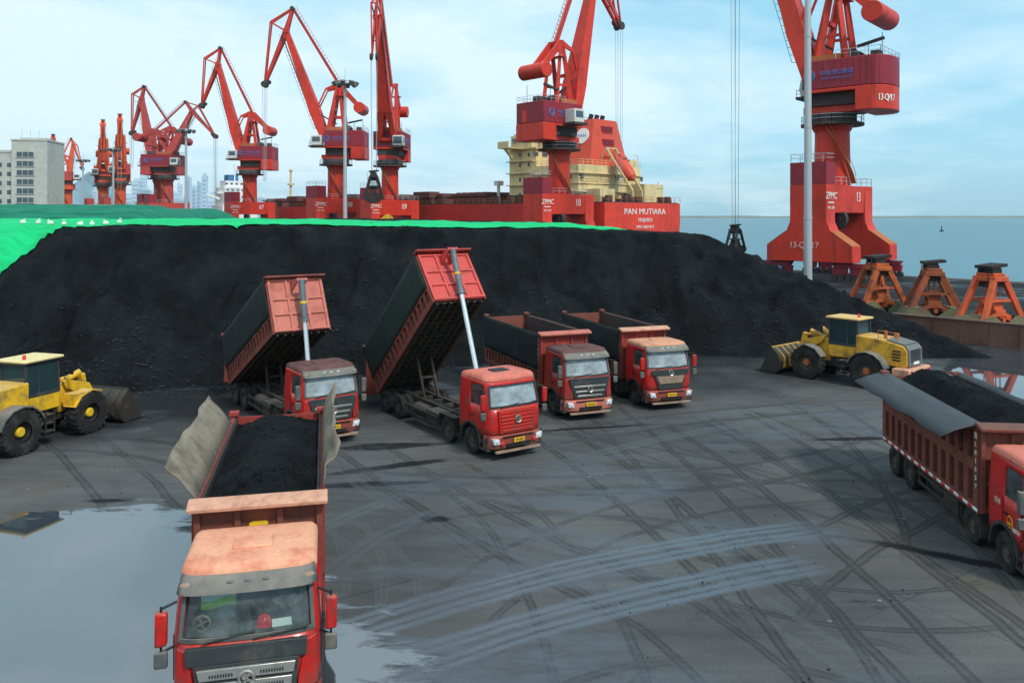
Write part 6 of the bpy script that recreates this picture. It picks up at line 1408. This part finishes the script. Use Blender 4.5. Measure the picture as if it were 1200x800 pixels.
ex = empty('excavator', (-18.6, 101, 5.6), R(0), 'small yellow excavator behind the pile crest beside the left floodlight mast', 'excavator')
m_ = MB(); m_.bx(-1.4, 1.0, -1.1, 1.1, .9, 2.0); m_.build('body', M['ldr_yellow'], ex, bevel=.1)
m_ = MB(); m_.bx(-.1, .95, -1.0, 0, 2.0, 3.1); m_.build('cab', M['ldr_glass'], ex, bevel=.05)
m_ = MB(); m_.taper((.6, .3, 1.8), (3.2, .3, 3.6), .4, .6); m_.taper((3.1, .3, 3.7), (5.0, .3, 1.8), .3, .4); m_.build('arm', M['ldr_yellow'], ex)
m_ = MB(); m_.prism([(4.8,1.9),(5.5,1.6),(5.3,.8),(4.6,.9)], 'y', -.2, .8); m_.build('bucket', M['grab_dark'], ex)
for s in (-1, 1): m_ = MB(); m_.bx(-1.6, 1.6, s*1.1-.25, s*1.1+.25, 0, .85); m_.build('track', M['black'], ex, bevel=.25)
# the coal stack the excavator works on
m_ = MB(); m_.add(*field(-40, 4, 90, 116, .8, .8, lambda x, y: min(5.8, .7*min(x+40, 4-x, y-90, 116-y))+.25*noise.noise(Vector((x*.4, y*.4, 2))))); tag(m_.build('coal_stack', M['coal'], ang=180, fixn=False), 'lower coal stack hidden behind the crest, carrying the small excavator', 'coal pile')
# ------------------------------------------------------------------ buildings far left
ob = empty('office_block', (-176.5, 300, 0), R(8), 'pale concrete office block with a taller stair tower, at the far left behind green netting', 'building')
m_ = MB(); m_.bx(-24, -7.5, 0, 18, 0, 32.3); w1 = m_.build('wing', M['bldg'], ob)
m_ = MB(); m_.bx(-7.5, 4.8, -1.5, 14, 0, 36.6); m_.bx(-6, 3, 2, 8, 36.6, 38.0); w2 = m_.build('stair_tower', M['bldg'], ob)
m_ = MB(); m_.bx(-24.2, -7.4, -.2, 18, 32.3, 33.2); m_.build('parapet', M['bldg'], w1)
m_ = MB(); m_.bx(-7.7, 5.0, -1.7, 14, 36.6, 37.2); m_.build('parapet', M['bldg'], w2)
for i in range(9):
    z_ = 3.5+i*3.35
    for x_ in (-21.5, -17.5, -12.7, -9.6):
        if z_ < 29: m_ = MB(); m_.bx(x_, x_+1.3, -.06, .1, z_, z_+1.6); wn_ = m_.build('window', M['bldg_win'], w1)
    m_ = MB(); m_.bx(-5.8, .3, -1.56, -1.4, z_+.3, z_+2.2); wn_ = m_.build('window', M['bldg_win'], w2)
    m_ = MB()
    for x_ in (-5.8, -3.8, -1.8, .1): m_.bx(x_, x_+.16, -1.62, -1.55, z_+.3, z_+2.2)
    m_.bx(-6, .5, -1.8, -1.5, z_+.1, z_+.3); m_.build('window_frame', M['bldg'], wn_)
m_ = MB(); 
for x_ in (-5, -2, 1): m_.tube((x_, 1, 37), (x_, 1, 41), .06, n=5)
m_.build('antenna', M['galv'], ob)
def low_block(nm, label, x, y, w, d, h, rz, mat, n_=4):
    t = empty(nm, (x, y, 0), R(rz), label, 'building', 'port buildings far left'); m_ = MB(); m_.bx(-w/2, w/2, -d/2, d/2, 0, h); b_ = m_.build('wall', mat, t); m_ = MB(); m_.bx(-w/2-.3, w/2+.3, -d/2-.3, d/2+.3, h, h+.5); m_.build('roof', M['bldg'], t)
    for i in range(n_):
        m_ = MB(); x_ = -w/2+w*(i+.5)/n_; m_.bx(x_-.8, x_+.8, -d/2-.05, -d/2+.05, h*.45, h*.75); m_.build('window', M['bldg_win'], b_)
low_block('warehouse', 'low white warehouse between the leftmost cranes and the orange cranes', -165, 330, 26, 12, 13, 5, M['white'], 5)
low_block('warehouse', 'small dull red shed at the foot of the crossed crane pair', -150, 345, 16, 9, 14, 0, M['crane_red_far'], 3)
low_block('warehouse', 'cream low building right of the orange cranes', -118, 300, 14, 9, 10, 0, M['cream'], 3)
# hazy city skyline
random.seed(11)
sky_px = sorted([(160,212,9),(168,205,7),(172,222,8),(203,226,8),(211,216,6),(222,208,5),(228,220,7),(234,214,5),(240,206,6),(251,226,9),(262,218,6),(272,214,5),(282,224,7),(290,230,9),(298,222,6),(152,228,9),(190,230,10),(216,232,10),(246,232,12),(306,232,8),(66,226,5),(112,222,6)])
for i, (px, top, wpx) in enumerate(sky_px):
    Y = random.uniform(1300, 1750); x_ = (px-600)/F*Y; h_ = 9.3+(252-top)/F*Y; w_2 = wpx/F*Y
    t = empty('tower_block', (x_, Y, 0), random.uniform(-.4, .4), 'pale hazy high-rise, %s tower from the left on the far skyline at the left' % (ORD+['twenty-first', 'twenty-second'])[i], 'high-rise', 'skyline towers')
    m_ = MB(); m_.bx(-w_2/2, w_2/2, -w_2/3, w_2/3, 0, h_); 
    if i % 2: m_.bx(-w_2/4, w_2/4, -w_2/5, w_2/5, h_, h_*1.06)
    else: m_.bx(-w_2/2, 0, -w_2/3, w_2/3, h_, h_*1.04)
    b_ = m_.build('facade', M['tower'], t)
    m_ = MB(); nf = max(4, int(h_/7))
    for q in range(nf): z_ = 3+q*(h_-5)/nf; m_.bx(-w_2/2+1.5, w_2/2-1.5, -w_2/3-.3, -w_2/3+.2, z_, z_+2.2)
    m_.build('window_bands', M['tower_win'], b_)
# small boat and buoy out on the water
m_ = MB(); m_.lathe([(0,-.4),(1.6,-.3),(1.6,.6),(.4,1.0),(.3,4.0),(0,4.2)], n=16); bu = m_.build('buoy', M['grab_dark']); bu.location = (318, 600, -2.8); tag(bu, 'small dark buoy alone on the open water right of the nearest crane', 'buoy')
# ------------------------------------------------------------------ haze over the harbour
HAZE = .00006
if HAZE:
    m = bpy.data.materials.new('harbour_haze'); m.use_nodes = True; nt = m.node_tree; n = nt.nodes; n.clear()
    out = n.new('ShaderNodeOutputMaterial'); pv = n.new('ShaderNodeVolumePrincipled'); pv.inputs['Color'].default_value = (.86, .95, 1, 1); pv.inputs['Density'].default_value = HAZE; pv.inputs['Anisotropy'].default_value = .2
    nt.links.new(pv.outputs[0], out.inputs['Volume'])
    mb = MB(); mb.bx(-6100, 6100, -320, 8100, -5, 230); o = mb.build('haze', m, smooth=False); tag(o, kind='stuff')
